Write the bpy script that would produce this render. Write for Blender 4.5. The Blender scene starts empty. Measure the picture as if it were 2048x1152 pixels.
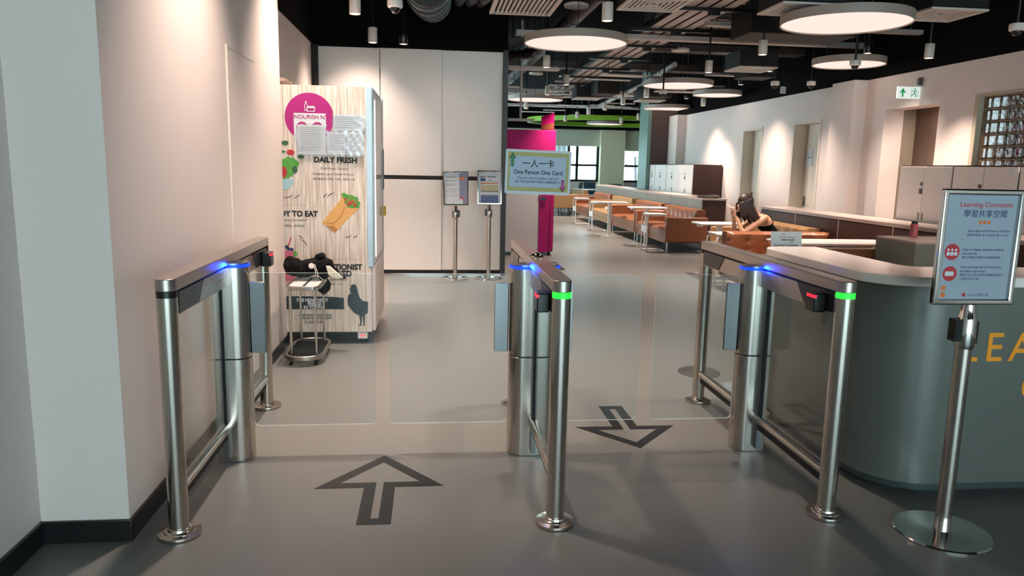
import bpy, math, random
from mathutils import Matrix, Vector
random.seed(7)
PI=math.pi
D=bpy.data; C=bpy.context.scene.collection
def srgb(h):
    h=h.lstrip('#'); o=[]
    for i in (0,2,4):
        c=int(h[i:i+2],16)/255; o.append(c/12.92 if c<=.04045 else ((c+.055)/1.055)**2.4)
    return (*o,1)
# ------------------------------------------------------------------ camera
cd=D.cameras.new('camera'); cam=D.objects.new('camera',cd); C.objects.link(cam)
cd.sensor_width=36; cd.lens=36*1500/2048; cd.clip_start=.05; cd.clip_end=200
Rw=Matrix(((0.99444878,-0.0026493,-0.10518839),(-0.10335488,0.16288206,-0.98121721),(0.01973284,0.98664199,0.16170404)))
cam.matrix_world=Matrix.Translation((0,0,1.5))@Rw.to_4x4()
bpy.context.scene.camera=cam
# ------------------------------------------------------------------ world, exposure
w=D.worlds.new('daylight'); bpy.context.scene.world=w; w.use_nodes=True
bg=w.node_tree.nodes['Background']; bg.inputs[0].default_value=(.68,.93,1,1); bg.inputs[1].default_value=3.0
vs=bpy.context.scene.view_settings
vs.view_transform='Standard'; vs.look='None'; vs.gamma=1; vs.use_curve_mapping=False; vs.exposure=1.25
WARM=(1,.80,.68)
def lamp(name,kind,loc,power,col=WARM,parent=None,rot=(0,0,0),**k):
    l=D.lights.new(name,kind); l.energy=power; l.color=col
    for a,b in k.items(): setattr(l,a,b)
    o=D.objects.new(name,l); C.objects.link(o); o.location=loc; o.rotation_euler=rot
    if parent: o.parent=parent
    return o
# ------------------------------------------------------------------ materials
def nt(name):
    m=D.materials.new(name); m.use_nodes=True; t=m.node_tree
    return m,t,t.nodes['Principled BSDF']
def mat(name,col,rough=.5,metal=0,noise=(0,20),bump=0,emit=0,coat=0,stretch=(1,1,1),spec=.5,rn=0,aniso=0):
    m,t,b=nt(name); c=srgb(col) if isinstance(col,str) else (*col,1)
    b.inputs['Base Color'].default_value=c; b.inputs['Roughness'].default_value=rough
    b.inputs['Metallic'].default_value=metal; b.inputs['Specular IOR Level'].default_value=spec
    b.inputs['Coat Weight'].default_value=coat
    if aniso: b.inputs['Anisotropic'].default_value=aniso
    if emit: b.inputs['Emission Color'].default_value=c; b.inputs['Emission Strength'].default_value=emit
    if emit: c=tuple(x*.04 for x in c[:3])+(1,)
    tc=t.nodes.new('ShaderNodeTexCoord'); mp=t.nodes.new('ShaderNodeMapping'); mp.inputs['Scale'].default_value=stretch
    t.links.new(tc.outputs['Object'],mp.inputs[0])
    n=t.nodes.new('ShaderNodeTexNoise'); n.inputs['Scale'].default_value=noise[1]; n.inputs['Detail'].default_value=4
    t.links.new(mp.outputs[0],n.inputs[0])
    a=noise[0] or .02
    mx=t.nodes.new('ShaderNodeMix'); mx.data_type='RGBA'
    mx.inputs[6].default_value=tuple(max(0,x*(1-a)) for x in c[:3])+(1,); mx.inputs[7].default_value=tuple(min(1,x*(1+a)) for x in c[:3])+(1,)
    t.links.new(n.outputs[0],mx.inputs[0]); t.links.new(mx.outputs[2],b.inputs['Base Color'])
    if rn:
        mr=t.nodes.new('ShaderNodeMapRange'); mr.inputs[3].default_value=max(0,rough-rn); mr.inputs[4].default_value=rough+rn
        t.links.new(n.outputs[0],mr.inputs[0]); t.links.new(mr.outputs[0],b.inputs['Roughness'])
    if bump:
        bp=t.nodes.new('ShaderNodeBump'); bp.inputs['Strength'].default_value=bump; bp.inputs['Distance'].default_value=.01
        t.links.new(n.outputs[0],bp.inputs['Height']); t.links.new(bp.outputs[0],b.inputs['Normal'])
    return m
def glassmat(name,tint=(1,1,1),gloss=.05,rough=0.0,edge=.35):
    m=D.materials.new(name); m.use_nodes=True; t=m.node_tree; t.nodes.clear()
    o=t.nodes.new('ShaderNodeOutputMaterial'); mx=t.nodes.new('ShaderNodeMixShader')
    tr=t.nodes.new('ShaderNodeBsdfTransparent'); tr.inputs[0].default_value=(*tint,1)
    g=t.nodes.new('ShaderNodeBsdfGlossy'); g.inputs['Roughness'].default_value=rough
    fc=t.nodes.new('ShaderNodeLayerWeight'); pw=t.nodes.new('ShaderNodeMath'); pw.operation='POWER'; pw.inputs[1].default_value=5; t.links.new(fc.outputs['Facing'],pw.inputs[0])
    lw=t.nodes.new('ShaderNodeMath'); lw.operation='MULTIPLY'; lw.inputs[1].default_value=.7; t.links.new(pw.outputs[0],lw.inputs[0])
    ad=t.nodes.new('ShaderNodeMath'); ad.operation='ADD'; ad.inputs[1].default_value=gloss; ad.use_clamp=True
    t.links.new(lw.outputs[0],ad.inputs[0]); t.links.new(ad.outputs[0],mx.inputs[0])
    t.links.new(tr.outputs[0],mx.inputs[1]); t.links.new(g.outputs[0],mx.inputs[2]); t.links.new(mx.outputs[0],o.inputs[0])
    return m
M={}
M['wall']=mat('wall_paint','#DED2CB',.62,noise=(.012,3),bump=.02)
M['black']=mat('ceiling_black','#0A0909',.9,noise=(.1,4),spec=.1)
M['dark']=mat('dark_frame','#2A2422',.45)
M['trimblk']=mat('skirting_black','#171617',.35)
M['floor']=mat('vinyl_floor','#6B6B68',.34,noise=(.16,240),rn=.05,spec=.45)
M['steel']=mat('brushed_steel','#C6BEB4',.20,1,noise=(.16,14),stretch=(1,1,.04),rn=.06)
M['steelh']=mat('brushed_steel_rail','#B5ACA4',.30,1,noise=(.12,14),stretch=(1,.04,1),rn=.06)
M['plate']=mat('steel_sheet','#86898A',.33,1,noise=(.08,20),stretch=(1,1,.05),rn=.05)
M['chrome']=mat('chrome','#C9C6C2',.07,1)
M['blk']=mat('black_plastic','#0E0E10',.3)
M['blkm']=mat('black_matte','#151516',.7,noise=(.2,30))
M['rubber']=mat('rubber','#101010',.8)
M['glass']=glassmat('clear_glass',(.93,.95,.95),.03)
M['glassg']=glassmat('infill_glass',(.92,.95,.94),.04)
M['gedge']=mat('glass_edge','#C3D2CF',.15,0,emit=0)
M['blue']=mat('blue_led',(.003,.035,1),.4,emit=1.1)
M['green']=mat('green_led',(.02,1,.05),.4,emit=.7)
M['red']=mat('red_led',(1,.01,.03),.4,emit=.9)
M['white']=mat('white_laminate','#E4DDD7',.38,noise=(.02,5))
M['whitem']=mat('white_metal','#E6DED8',.4)
M['spot']=mat('fixture_white','#CFC6BC',.45)
M['lampf']=mat('pendant_rim','#A59A90',.5)
M['disc']=mat('lit_diffuser',(1,.80,.71),.5,emit=.42)
M['exitw']=mat('exit_face',(.93,1,.97),.4,emit=.33)
M['tray']=mat('tray_metal','#B5AEAA',.45,.3,noise=(.15,8))
M['ductd']=mat('dark_duct','#1E1A18',.6,.2,noise=(.3,6),bump=.2)
M['exitg']=mat('exit_green',(.0,.30,.08),.5,emit=.35)
M['duct']=mat('duct_metal','#5A5350',.42,.6,noise=(.3,6),bump=.2)
M['vent']=mat('vent_white','#CFC8C0',.5)
M['counter']=mat('counter_laminate','#6A6E68',.36,.35,noise=(.07,6),stretch=(1,1,8),rn=.05)
M['cplinth']=mat('counter_plinth','#3A4644',.4,.2)
M['ctop']=mat('counter_top','#E9DDD5',.16,noise=(.03,5),stretch=(5,1,1))
M['orange']=mat('orange_letters','#F39A1E',.4)
M['brown']=mat('brown_laminate','#44302A',.45,spec=.25,noise=(.08,4))
M['brownm']=mat('brown_matte','#4E3A34',.5,noise=(.05,4))
M['ltop']=mat('ledge_top','#A3948C',.3,noise=(.04,8))
M['ggreen']=mat('grey_green_panel','#6E726A',.4,noise=(.05,5))
M['leather']=mat('cognac_leather','#865234',.36,noise=(.12,30),bump=.1,coat=.1)
M['tan']=mat('tan_leather','#9C7850',.4,noise=(.12,30),bump=.12,coat=.1)
M['pink']=mat('magenta','#B80F6A',.55,spec=.25)
M['pink2']=mat('magenta_print','#A31E70',.45,spec=.3); M['pinkd']=mat('magenta_dark','#8F1A3E',.35)
M['fbody']=mat('fridge_body','#D9CCC6',.35)
M['fframe']=mat('fridge_frame','#AFC3CC',.3,.2)
M['led']=mat('fridge_led_strip',(.9,1,1),.4,emit=.8)
M['ink']=mat('ink_black','#15171A',.6)
M['inkw']=mat('ink_white','#C9CED0',.6)
M['paper']=mat('paper','#D9DDE0',.55,noise=(.02,10))
M['ypaper']=mat('yellow_card','#948A1E',.4)
M['bpaper']=mat('pale_blue_card','#93A0B2',.4)
M['gpaper']=mat('grey_poster','#97A2AE',.35)
M['inkg']=mat('ink_green','#2E7D46',.6); M['inkr']=mat('ink_red','#B9383A',.6); M['inkp']=mat('ink_pink','#B8467A',.6)
M['inkb']=mat('ink_blue','#2D4A8C',.6); M['inkn']=mat('ink_navy','#1D2B5E',.6); M['inko']=mat('ink_orange','#D9742F',.6)
M['inkgrey']=mat('ink_grey','#5D6368',.6); M['inkl']=mat('ink_lilac','#8A8FA8',.6); M['inky']=mat('ink_cream','#C9C08C',.6)
M['wrap']=mat('wrap_tan','#DDA55F',.6,noise=(.15,20)); M['wrapd']=mat('wrap_shade','#B57C3C',.6)
M['leaf']=mat('leaf_green','#4F9A38',.6,noise=(.3,40)); M['leafd']=mat('leaf_dark','#2E5B35',.6); M['tom']=mat('tomato_red','#B5272C',.6)
M['bowl']=mat('bowl_blue','#9FBFC6',.6); M['pinkfruit']=mat('pink_fruit','#C9617A',.6,noise=(.15,30))
M['navy']=mat('banner_navy','#16242E',.6)
M['skin']=mat('skin','#C8977A',.5,noise=(.05,20)); M['hair']=mat('hair','#2A1812',.5,noise=(.35,40),stretch=(6,6,.5))
M['cloth']=mat('black_cloth','#070708',.85,spec=.15); M['cream']=mat('cream_cloth','#D8D2BE',.8,noise=(.1,20)); M['wcloth']=mat('white_cloth','#DEDEDA',.8)
M['jeans']=mat('dark_trousers','#24262E',.8)
M['bluech']=mat('blue_mesh','#2D4A5C',.6); M['pale']=mat('pale_yellow_paint','#E6E2C2',.6)
M['blind']=mat('roller_blind','#C9CFBA',.8); M['lime']=mat('lime_paint','#7FB31E',.5)
M['teal']=mat('teal_panel','#6F8F86',.35)
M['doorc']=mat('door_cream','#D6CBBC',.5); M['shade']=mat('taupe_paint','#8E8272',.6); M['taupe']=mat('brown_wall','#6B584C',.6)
M['grout']=mat('grout','#B9AE98',.7)
M['wbottle']=mat('bottle_red','#B5535A',.35,noise=(.9,70))
M['bldg']=mat('building_white','#7F8587',.8); M['bldgg']=mat('building_grey','#4A4F52',.8)
M['ytag']=mat('yellow_plastic','#E6B000',.4); M['mlock']=mat('lock_metal','#6A625C',.35,.8)
# glass block: wavy refraction look
M['gblock']=mat('glass_block','#5B4A38',.05,noise=(.5,14),bump=.9,coat=1,spec=1)
# wooden plank print of the fridge side
def woodprint():
    m,t,b=nt('plank_print'); N=t.nodes.new; L=t.links.new
    tc=N('ShaderNodeTexCoord'); s=N('ShaderNodeSeparateXYZ'); L(tc.outputs['Object'],s.inputs[0])
    n1=N('ShaderNodeTexNoise'); mp=N('ShaderNodeMapping'); mp.inputs['Scale'].default_value=(40,1,2.2); L(tc.outputs['Object'],mp.inputs[0]); L(mp.outputs[0],n1.inputs[0]); n1.inputs['Scale'].default_value=1.6; n1.inputs['Detail'].default_value=8
    n2=N('ShaderNodeTexNoise'); mp2=N('ShaderNodeMapping'); mp2.inputs['Scale'].default_value=(6,1,2.5); L(tc.outputs['Object'],mp2.inputs[0]); L(mp2.outputs[0],n2.inputs[0]); n2.inputs['Scale'].default_value=1.5
    md=N('ShaderNodeMath'); md.operation='MULTIPLY'; md.inputs[1].default_value=1/.062; L(s.outputs[0],md.inputs[0])
    ad=N('ShaderNodeMath'); ad.operation='MULTIPLY_ADD'; ad.inputs[1].default_value=.22; L(n2.outputs[0],ad.inputs[0]); L(md.outputs[0],ad.inputs[2])
    fr=N('ShaderNodeMath'); fr.operation='FRACT'; L(ad.outputs[0],fr.inputs[0])
    lt=N('ShaderNodeMath'); lt.operation='LESS_THAN'; lt.inputs[1].default_value=.045; L(fr.outputs[0],lt.inputs[0])
    cr=N('ShaderNodeValToRGB'); L(n1.outputs[0],cr.inputs[0])
    e=cr.color_ramp.elements; e[0].position=.3; e[0].color=srgb('#B79E8A'); e[1].position=.62; e[1].color=srgb('#E2D6CA')
    mx=N('ShaderNodeMix'); mx.data_type='RGBA'; mx.inputs[7].default_value=srgb('#6E5443'); L(cr.outputs[0],mx.inputs[6])
    sc=N('ShaderNodeMath'); sc.operation='MULTIPLY'; sc.inputs[1].default_value=.75; L(lt.outputs[0],sc.inputs[0]); L(sc.outputs[0],mx.inputs[0])
    L(mx.outputs[2],b.inputs['Base Color']); b.inputs['Roughness'].default_value=.4
    return m
M['wood']=woodprint()
# ------------------------------------------------------------------ mesh builder
class MB:
    def __init__(s): s.v=[]; s.f=[]; s.mi=[]; s.M=Matrix(); s.cur=0
    def add(s,vs,fs):
        o=len(s.v); s.v+= [tuple(s.M@Vector(v)) for v in vs]; s.f+=[tuple(o+i for i in f) for f in fs]; s.mi+=[s.cur]*len(fs); return s
    def box(s,x0,x1,y0,y1,z0,z1):
        return s.add([(x0,y0,z0),(x1,y0,z0),(x1,y1,z0),(x0,y1,z0),(x0,y0,z1),(x1,y0,z1),(x1,y1,z1),(x0,y1,z1)],
            [(0,3,2,1),(4,5,6,7),(0,1,5,4),(1,2,6,5),(2,3,7,6),(3,0,4,7)])
    def cyl(s,p0,p1,r0,r1=None,n=20):
        r1=r0 if r1 is None else r1; p0=Vector(p0); p1=Vector(p1); d=(p1-p0).normalized()
        a=d.orthogonal().normalized(); b=d.cross(a)
        vs=[]; 
        for p,r in((p0,r0),(p1,r1)):
            for i in range(n):
                t=2*PI*i/n; vs.append(p+a*r*math.cos(t)+b*r*math.sin(t))
        return s.add(vs,[(i,(i+1)%n,n+(i+1)%n,n+i) for i in range(n)]+[tuple(range(n))[::-1],tuple(range(n,2*n))])
    def lathe(s,prof,c=(0,0,0),n=32):
        vs=[];fs=[]; k=len(prof)
        for r,z in prof:
            for i in range(n):
                t=2*PI*i/n; vs.append((c[0]+r*math.cos(t),c[1]+r*math.sin(t),c[2]+z))
        for j in range(k-1):
            for i in range(n): fs.append((j*n+i,j*n+(i+1)%n,(j+1)*n+(i+1)%n,(j+1)*n+i))
        fs.append(tuple(range(n))[::-1]); fs.append(tuple((k-1)*n+i for i in range(n)))
        return s.add(vs,fs)
    def tube(s,path,r,n=8,closed=False):
        P=[Vector(p) for p in path]; k=len(P); R=r if isinstance(r,(list,tuple)) else [r]*k
        vs=[]; a=None
        for i,p in enumerate(P):
            if closed: d=P[(i+1)%k]-P[i-1]
            else: d=P[min(i+1,k-1)]-P[max(i-1,0)]
            d.normalize()
            if a is None: a=d.orthogonal().normalized()
            a=(a-d*a.dot(d)).normalized(); b=d.cross(a)
            for j in range(n):
                t=2*PI*j/n; vs.append(p+(a*math.cos(t)+b*math.sin(t))*R[i])
        fs=[]
        for i in range(k if closed else k-1):
            for j in range(n): fs.append((i*n+j,i*n+(j+1)%n,((i+1)%k)*n+(j+1)%n,((i+1)%k)*n+j))
        if not closed: fs+= [tuple(range(n))[::-1],tuple((k-1)*n+j for j in range(n))]
        return s.add(vs,fs)
    def prism(s,poly,z0,z1):
        n=len(poly)
        return s.add([(x,y,z0) for x,y in poly]+[(x,y,z1) for x,y in poly],
            [(i,(i+1)%n,n+(i+1)%n,n+i) for i in range(n)]+[tuple(range(n))[::-1],tuple(range(n,2*n))])
    def flat(s,poly,z): return s.add([(x,y,z) for x,y in poly],[tuple(range(len(poly)))])
    def ring(s,outer,inner,z0,z1):
        n=len(outer); vs=[(x,y,z) for z in (z0,z1) for p in (outer,inner) for x,y in p]; fs=[]
        for i in range(n):
            j=(i+1)%n
            fs+=[(i,j,2*n+j,2*n+i),(n+j,n+i,3*n+i,3*n+j),(i,n+i,n+j,j),(2*n+i,2*n+j,3*n+j,3*n+i)]
        return s.add(vs,fs)
    def ell(s,c,r,n=16,rot=None):
        vs=[];fs=[]; m=n//2
        for j in range(1,m):
            ph=PI*j/m
            for i in range(n):
                t=2*PI*i/n; v=Vector((r[0]*math.sin(ph)*math.cos(t),r[1]*math.sin(ph)*math.sin(t),r[2]*math.cos(ph)))
                if rot is not None: v=rot@v
                vs.append(v+Vector(c))
        top=Vector((0,0,r[2])); 
        if rot is not None: top=rot@top
        vs.append(Vector(c)+top); vs.append(Vector(c)-top); T=len(vs)-2
        for j in range(m-2):
            for i in range(n): fs.append((j*n+i,(j+1)*n+i,(j+1)*n+(i+1)%n,j*n+(i+1)%n))
        for i in range(n): fs.append((T,i,(i+1)%n)); fs.append((T+1,(m-2)*n+(i+1)%n,(m-2)*n+i))
        return s.add(vs,fs)
    def text(s,body,size,x,y,z=0,al='LEFT',bold=0,sx=1,shear=0,mono=False):
        cu=D.curves.new('t','FONT'); cu.body=body; cu.size=size; cu.align_x=al; cu.offset=bold*size; cu.shear=shear; cu.resolution_u=3
        o=D.objects.new('t',cu); C.objects.link(o); bpy.context.view_layer.update()
        me=D.meshes.new_from_object(o.evaluated_get(bpy.context.evaluated_depsgraph_get()))
        s.add([(x+v.co.x*sx,y+v.co.y,z) for v in me.vertices],[tuple(p.vertices) for p in me.polygons])
        D.objects.remove(o); D.curves.remove(cu); D.meshes.remove(me); return s
    def build(s,name,m,parent=None,bevel=0,label=None,smooth=True,seg=2):
        me=D.meshes.new(name); me.from_pydata([tuple(v) for v in s.v],[],s.f)
        for x in (m if isinstance(m,(list,tuple)) else [m]): me.materials.append(M[x] if isinstance(x,str) else x)
        me.polygons.foreach_set('material_index',s.mi)
        if smooth:
            me.polygons.foreach_set('use_smooth',[True]*len(me.polygons)); me.set_sharp_from_angle(angle=math.radians(35))
        me.update(); o=D.objects.new(name,me); C.objects.link(o)
        if parent: o.parent=parent
        if bevel:
            b=o.modifiers.new('bevel','BEVEL'); b.width=bevel; b.segments=seg; b.limit_method='ANGLE'; b.angle_limit=math.radians(50)
        if label: o['label']=label
        return o
def circ(cx,cy,r,n=32,ry=None,a0=0,a1=2*PI):
    ry=r if ry is None else ry
    full=abs(a1-a0-2*PI)<1e-6
    return [(cx+r*math.cos(a0+(a1-a0)*i/(n if full else n-1)),cy+ry*math.sin(a0+(a1-a0)*i/(n if full else n-1))) for i in range(n)]
def rr(x0,y0,x1,y1,r,n=6):
    o=[]
    for cx,cy,a in((x1-r,y0+r,-PI/2),(x1-r,y1-r,0),(x0+r,y1-r,PI/2),(x0+r,y0+r,PI)):
        o+=[(cx+r*math.cos(a+PI/2*i/n),cy+r*math.sin(a+PI/2*i/n)) for i in range(n+1)]
    return o
def rect(x0,y0,x1,y1): return [(x0,y0),(x1,y0),(x1,y1),(x0,y1)]
def FR(x,y,z,roll=0,tilt=0):   # local u right, v up, w towards the entrance (-y)
    return Matrix.Translation((x,y,z))@Matrix.Rotation(roll,4,'Y')@Matrix.Rotation(PI/2-tilt,4,'X')
def FL(x,y,z):                 # facing -x: u runs to -y
    return Matrix.Translation((x,y,z))@Matrix.Rotation(-PI/2,4,'Z')@Matrix.Rotation(PI/2,4,'X')
def FX(x,y,z):                 # facing +x: u runs to +y
    return Matrix.Translation((x,y,z))@Matrix.Rotation(PI/2,4,'Z')@Matrix.Rotation(PI/2,4,'X')
def thing(name,label,cat,loc=(0,0,0),rz=0,group=None):
    o=D.objects.new(name,None); C.objects.link(o); o.location=loc; o.rotation_euler=(0,0,rz); o.empty_display_size=.1
    o['label']=label; o['category']=cat
    if group: o['group']=group
    return o
def tag(o,label,cat,group=None):
    o['label']=label; o['category']=cat
    if group: o['group']=group
    return o
def struct(name,mb,m,parent=None,bevel=0,label=None):
    o=mb.build(name,m,parent,bevel); 
    if not parent: o['kind']='structure'
    if label: o['label']=label
    return o
KIDS={}
def copy_tree(o,parent=None):
    c=o.copy(); C.objects.link(c)
    if parent: c.parent=parent
    for ch in [x for x in KIDS.get(o.name) or list(o.children)]: copy_tree(ch,c)
    return c
def dup(o,loc,rz,label,group=None):
    c=copy_tree(o); c.location=loc; c.rotation_euler=(0,0,rz); c['label']=label
    if group: c['group']=group
    return c
B=lambda *a: MB().box(*a)
# ------------------------------------------------------------------ THE SETTING
struct('floor',B(-6,12,-7,29,-.1,0),'floor')
struct('ceiling',B(-6,12,-7,29,4.0,4.1),'black')
# left side: pillar by the entrance, long wall, recessed wall
struct('wall_entrance_left',B(-2.2,-1.52,-7,2.92,0,4),'wall')
struct('wall_left',B(-2.2,-1.19,2.92,6.19,0,4),'wall')
struct('wall_left_recess',B(-2.2,-1.56,6.19,10.25,0,3.0),'wall')
struct('trim_bulkhead_left',B(-2.2,-1.545,6.19,12,3.0,4),'black')
struct('wall_behind_partition',B(-6,-1.56,10.45,11,0,4),'black')
mb=B(-1.52,-1.508,-7,2.92,0,.09); struct('baseboard_entrance_left',mb,'trimblk',bevel=.003)
mb=B(-1.53,-1.178,2.906,2.92,0,.09); struct('baseboard_pillar',mb,'trimblk',bevel=.003)
mb=B(-1.19,-1.178,2.92,6.19,0,.09); struct('baseboard_left',mb,'trimblk',bevel=.003)
# flush door in the left wall
d=struct('door_1',B(-1.192,-1.184,4.64,5.29,.0,2.14),'wall')
f=MB(); f.box(-1.19,-1.180,4.625,4.64,0,2.155); f.box(-1.19,-1.182,4.64,5.30,2.14,2.146); f.build('door_frame','doorc',d)
# partition of tall white sliding panels at the back
struct('trim_partition_head',B(-1.56,.98,10.20,10.45,2.985,3.12),'black')
struct('trim_partition_upper',B(-1.56,.98,10.22,10.45,3.12,4.0),'black')
struct('trim_partition_post',B(-1.56,-1.485,10.19,10.45,0,2.985),'blkm')
struct('trim_partition_end',B(.925,.985,10.17,10.5,0,2.985),'dark')
struct('wall_partition_return',B(.90,.98,10.5,14.2,0,4),'brownm')
struct('wall_middle_left',B(-6,.98,14.2,14.3,0,4),'black')
pp=None
for i,(x0,x1,yo,lb) in enumerate([(-1.483,-.70,.03,'tall white panel behind the vending fridge, left end of the partition'),
        (-.70,.115,0,'tall white panel in the middle of the partition, right of the fridge'),
        (.117,.923,.02,'tall white panel at the right end of the partition, behind the two sign stands')]):
    t=thing('sliding_panel',lb,'wall panel',((x0+x1)/2,10.25+yo,0),0,'white partition panels')
    h=(x1-x0)/2-.0008
    a=B(-h,h,0,.04,.06,1.283); a.build('lower_panel','white',t,.0006)
    B(-h,h,0,.04,1.337,2.97).build('upper_panel','white',t,.0006)
    B(-h,h,.004,.04,1.283,1.337).build('grip_band','blkm',t)
    if i==1: B(-h,-h+.012,-.006,.0,1.34,2.95).build('edge_strip','chrome',t)
struct('trim_partition_track',B(-1.48,.98,10.17,10.24,0,.022),'chrome')
struct('trim_partition_sill',B(-1.48,.92,10.26,10.42,0,.055),'blkm')
# right wall with openings: corridor, two doors, glass block window
RX=6.15
def wseg(y0,y1,z0,z1): return (RX,RX+.28,y0,y1,z0,z1)
mb=MB()
TOP=2.79
mb.box(*wseg(-7,5.6,0,TOP)); mb.box(*wseg(8.19,8.81,0,TOP)); mb.box(*wseg(5.6,8.19,0,1.10)); mb.box(*wseg(5.6,8.19,2.385,TOP))
mb.box(*wseg(8.81,9.94,2.345,TOP)); mb.box(*wseg(9.94,11.62,0,TOP)); mb.box(*wseg(11.62,12.57,2.32,TOP)); mb.box(*wseg(12.57,13.78,0,TOP))
mb.box(*wseg(13.78,14.70,2.30,TOP)); mb.box(*wseg(14.70,19.3,0,TOP))
struct('wall_right',mb,'wall')
struct('trim_upper_right',B(RX-.005,RX+.3,-7,19.3,TOP,4),'black')
struct('trim_pilaster',B(5.95,RX,10.42,11.02,0,TOP),'wall')
struct('trim_pilaster_far',B(5.93,RX,18.2,18.86,0,TOP),'wall')
struct('wall_corridor_side',B(RX+.28,9.3,9.96,10.2,0,2.6),'shade')
struct('wall_corridor_end',B(6.63,6.8,8.6,9.96,0,2.6),'taupe')
struct('wall_corridor_near',B(RX+.28,9.3,8.5,8.6,0,2.6),'shade')
struct('trim_corridor_soffit',B(RX+.28,9.3,8.5,10.2,2.6,2.7),'wall')
def door(n,y0,y1,zt,leafy,sign):
    d=struct('door_%d'%n,B(RX+.20,RX+.25,y0+.04,y1-.04,0,zt-.04),'doorc')
    f=MB()
    f.box(RX-.012,RX+.28,y0,y0+.05,0,zt); f.box(RX-.012,RX+.28,y1-.05,y1,0,zt); f.box(RX-.012,RX+.28,y0+.0505,y1-.0505,zt-.05,zt)
    f.build('door_frame','doorc',d)
    s=MB(); yy=leafy
    s.box(RX+.196,RX+.2,yy-.004,yy+.004,0,zt-.05); s.build('leaf_joint','shade',d)
    s=MB(); s.M=FL(RX+.198,sign,1.72); s.box(-.085,.085,-.13,.13,-.002,.006); s.build('door_plate','inkw',d,label='grey room number plate')
    s=MB(); s.M=FL(RX+.188,sign,1.72); s.text('LIB 201' if n==2 else 'LIB 202',.04,0,-.01,.001,'CENTER',.02); s.build('plate_text','ink',d)
    h=MB(); h.cyl((RX+.2,yy-.06,1.03),(RX+.15,yy-.06,1.03),.008); h.cyl((RX+.15,yy-.06,1.03),(RX+.15,yy-.17,1.03),.009); h.box(RX+.19,RX+.2,yy-.085,yy-.035,.90,1.07)
    h.build('door_handle','mlock',d)
door(2,11.62,12.57,2.32,12.45,12.30)
door(3,13.78,14.70,2.30,14.60,14.24)
# glass block window
wn=MB(); 
for y in [8.19-.02]+[]: pass
wn.box(RX-.01,RX+.2,8.13,8.19,1.12,2.365); wn.box(RX-.01,RX+.2,5.6,8.19,2.365,2.40); wn.box(RX-.01,RX+.2,5.6,8.19,1.08,1.12); wn.box(RX-.01,RX+.2,5.58,5.62,1.12,2.365)
win=struct('window_1',wn,'grout')
g=MB(); bl=MB(); p=.1385; k=0
for i in range(19):
    y1=8.125-i*.1325; y0=y1-.1325
    if y0<5.6: break
    for j in range(9):
        z1=2.362-j*p; z0=z1-p
        bl.box(RX+.055,RX+.14,y0+.005,y1-.005,z0+.005,z1-.005)
bl.build('glass_blocks','gblock',win,.016,label='grid of square wavy glass blocks',seg=3)
gm=B(RX+.08,RX+.12,5.6,8.13,1.12,2.37); gm.build('mortar','grout',win)
struct('wall_behind_blocks',B(RX+.9,RX+1,5,8.4,0,3),'shade')
# far end of the lounge
struct('wall_stub_far',B(5.47,RX,18.86,19.6,0,4.0),'brownm')
struct('trim_stub_face',B(5.38,5.47,18.84,19.62,0,4.0),'teal')
struct('wall_far_right',B(10.5,10.7,19.6,28,0,4),'wall')
struct('wall_far_side',B(RX,10.7,19.3,19.6,0,4.0),'wall')
fw=MB(); fw.box(-6,.5,28,28.3,0,4); fw.box(.5,6.17,28,28.3,0,.98); fw.box(.5,6.17,28,28.3,2.85,4); fw.box(6.17,7.08,28,28.3,0,4)
fw.box(7.08,10.7,28,28.3,0,.98); fw.box(7.08,10.7,28,28.3,2.85,4); struct('wall_far',fw,'wall')
struct('trim_far_column',B(6.17,7.08,27.7,28,0,2.84),'pale')
for n,(a,b,vs_) in {2:(.5,6.17,(.55,1.6,2.7,3.8,5.03,5.35,6.13)),3:(7.08,10.5,(7.10,7.8,9.0,10.3))}.items():
    f=MB()
    for x in vs_: f.box(x-.045,x+.045,27.98,28.08,.98,2.85)
    for z in (.98,1.55,2.82): f.box(a,b,27.98,28.08,z-.04,z+.04)
    o=struct('window_%d'%n,f,'blkm')
    B(a,b,28.03,28.04,.98,2.85).build('pane','glass',o)
    zt=2.24 if n==2 else 2.1
    tag(B(a+.02,b-.02,27.9,27.93,zt,2.84).build('roller_blind','blind'),'pale green roller blind half lowered over the '+('left' if n==2 else 'right')+' far window','blind','roller blinds at the far windows')
struct('trim_far_bulkhead',B(-6,10.5,27.3,28,2.85,4),'black')
# lime green curved bulkhead
lb=MB(); cx,cy=6.0,24.4
o=[(cx+3.0*math.cos(t),cy+2.0*math.sin(t)) for t in [2*PI*i/64 for i in range(64)]]
i_=[(cx+2.9*math.cos(t),cy+1.9*math.sin(t)) for t in [2*PI*i/64 for i in range(64)]]
lb.ring(o,i_,2.88,3.02); tag(lb.build('ceiling_ring','lime'),'large lime green oval band hanging from the far ceiling','ceiling decoration')
# buildings outside the far windows
t=thing('building','white building with vertical fins seen through the far left window','building',(3.2,36,0))
B(-3.2,3.2,0,.6,0,6).build('wall','bldg',t)
m=MB()
for i in range(26): m.box(-3.0+i*.24,-2.92+i*.24,-.12,0,2.2,6)
m.build('fins','bldgg',t)
B(-3.3,3.3,-.25,0,.9,1.15).build('ledge','bldgg',t)
tr=thing('tree','bare twiggy tree outside the far right window','tree',(9.2,34,0))
m=MB(); m.tube([(0,0,0),(.05,0,1),(-.02,0,2)],.05,6); m.build('trunk','bldgg',tr)
m=MB()
for i in range(60):
    a=random.uniform(-1.3,1.3); z=random.uniform(.9,2.6); m.tube([(random.uniform(-.1,.1),0,z-.2),(a*.5,random.uniform(-.2,.2),z),(a,random.uniform(-.3,.3),z+random.uniform(-.1,.4))],.009,4)
m.build('branches','bldgg',tr)
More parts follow.
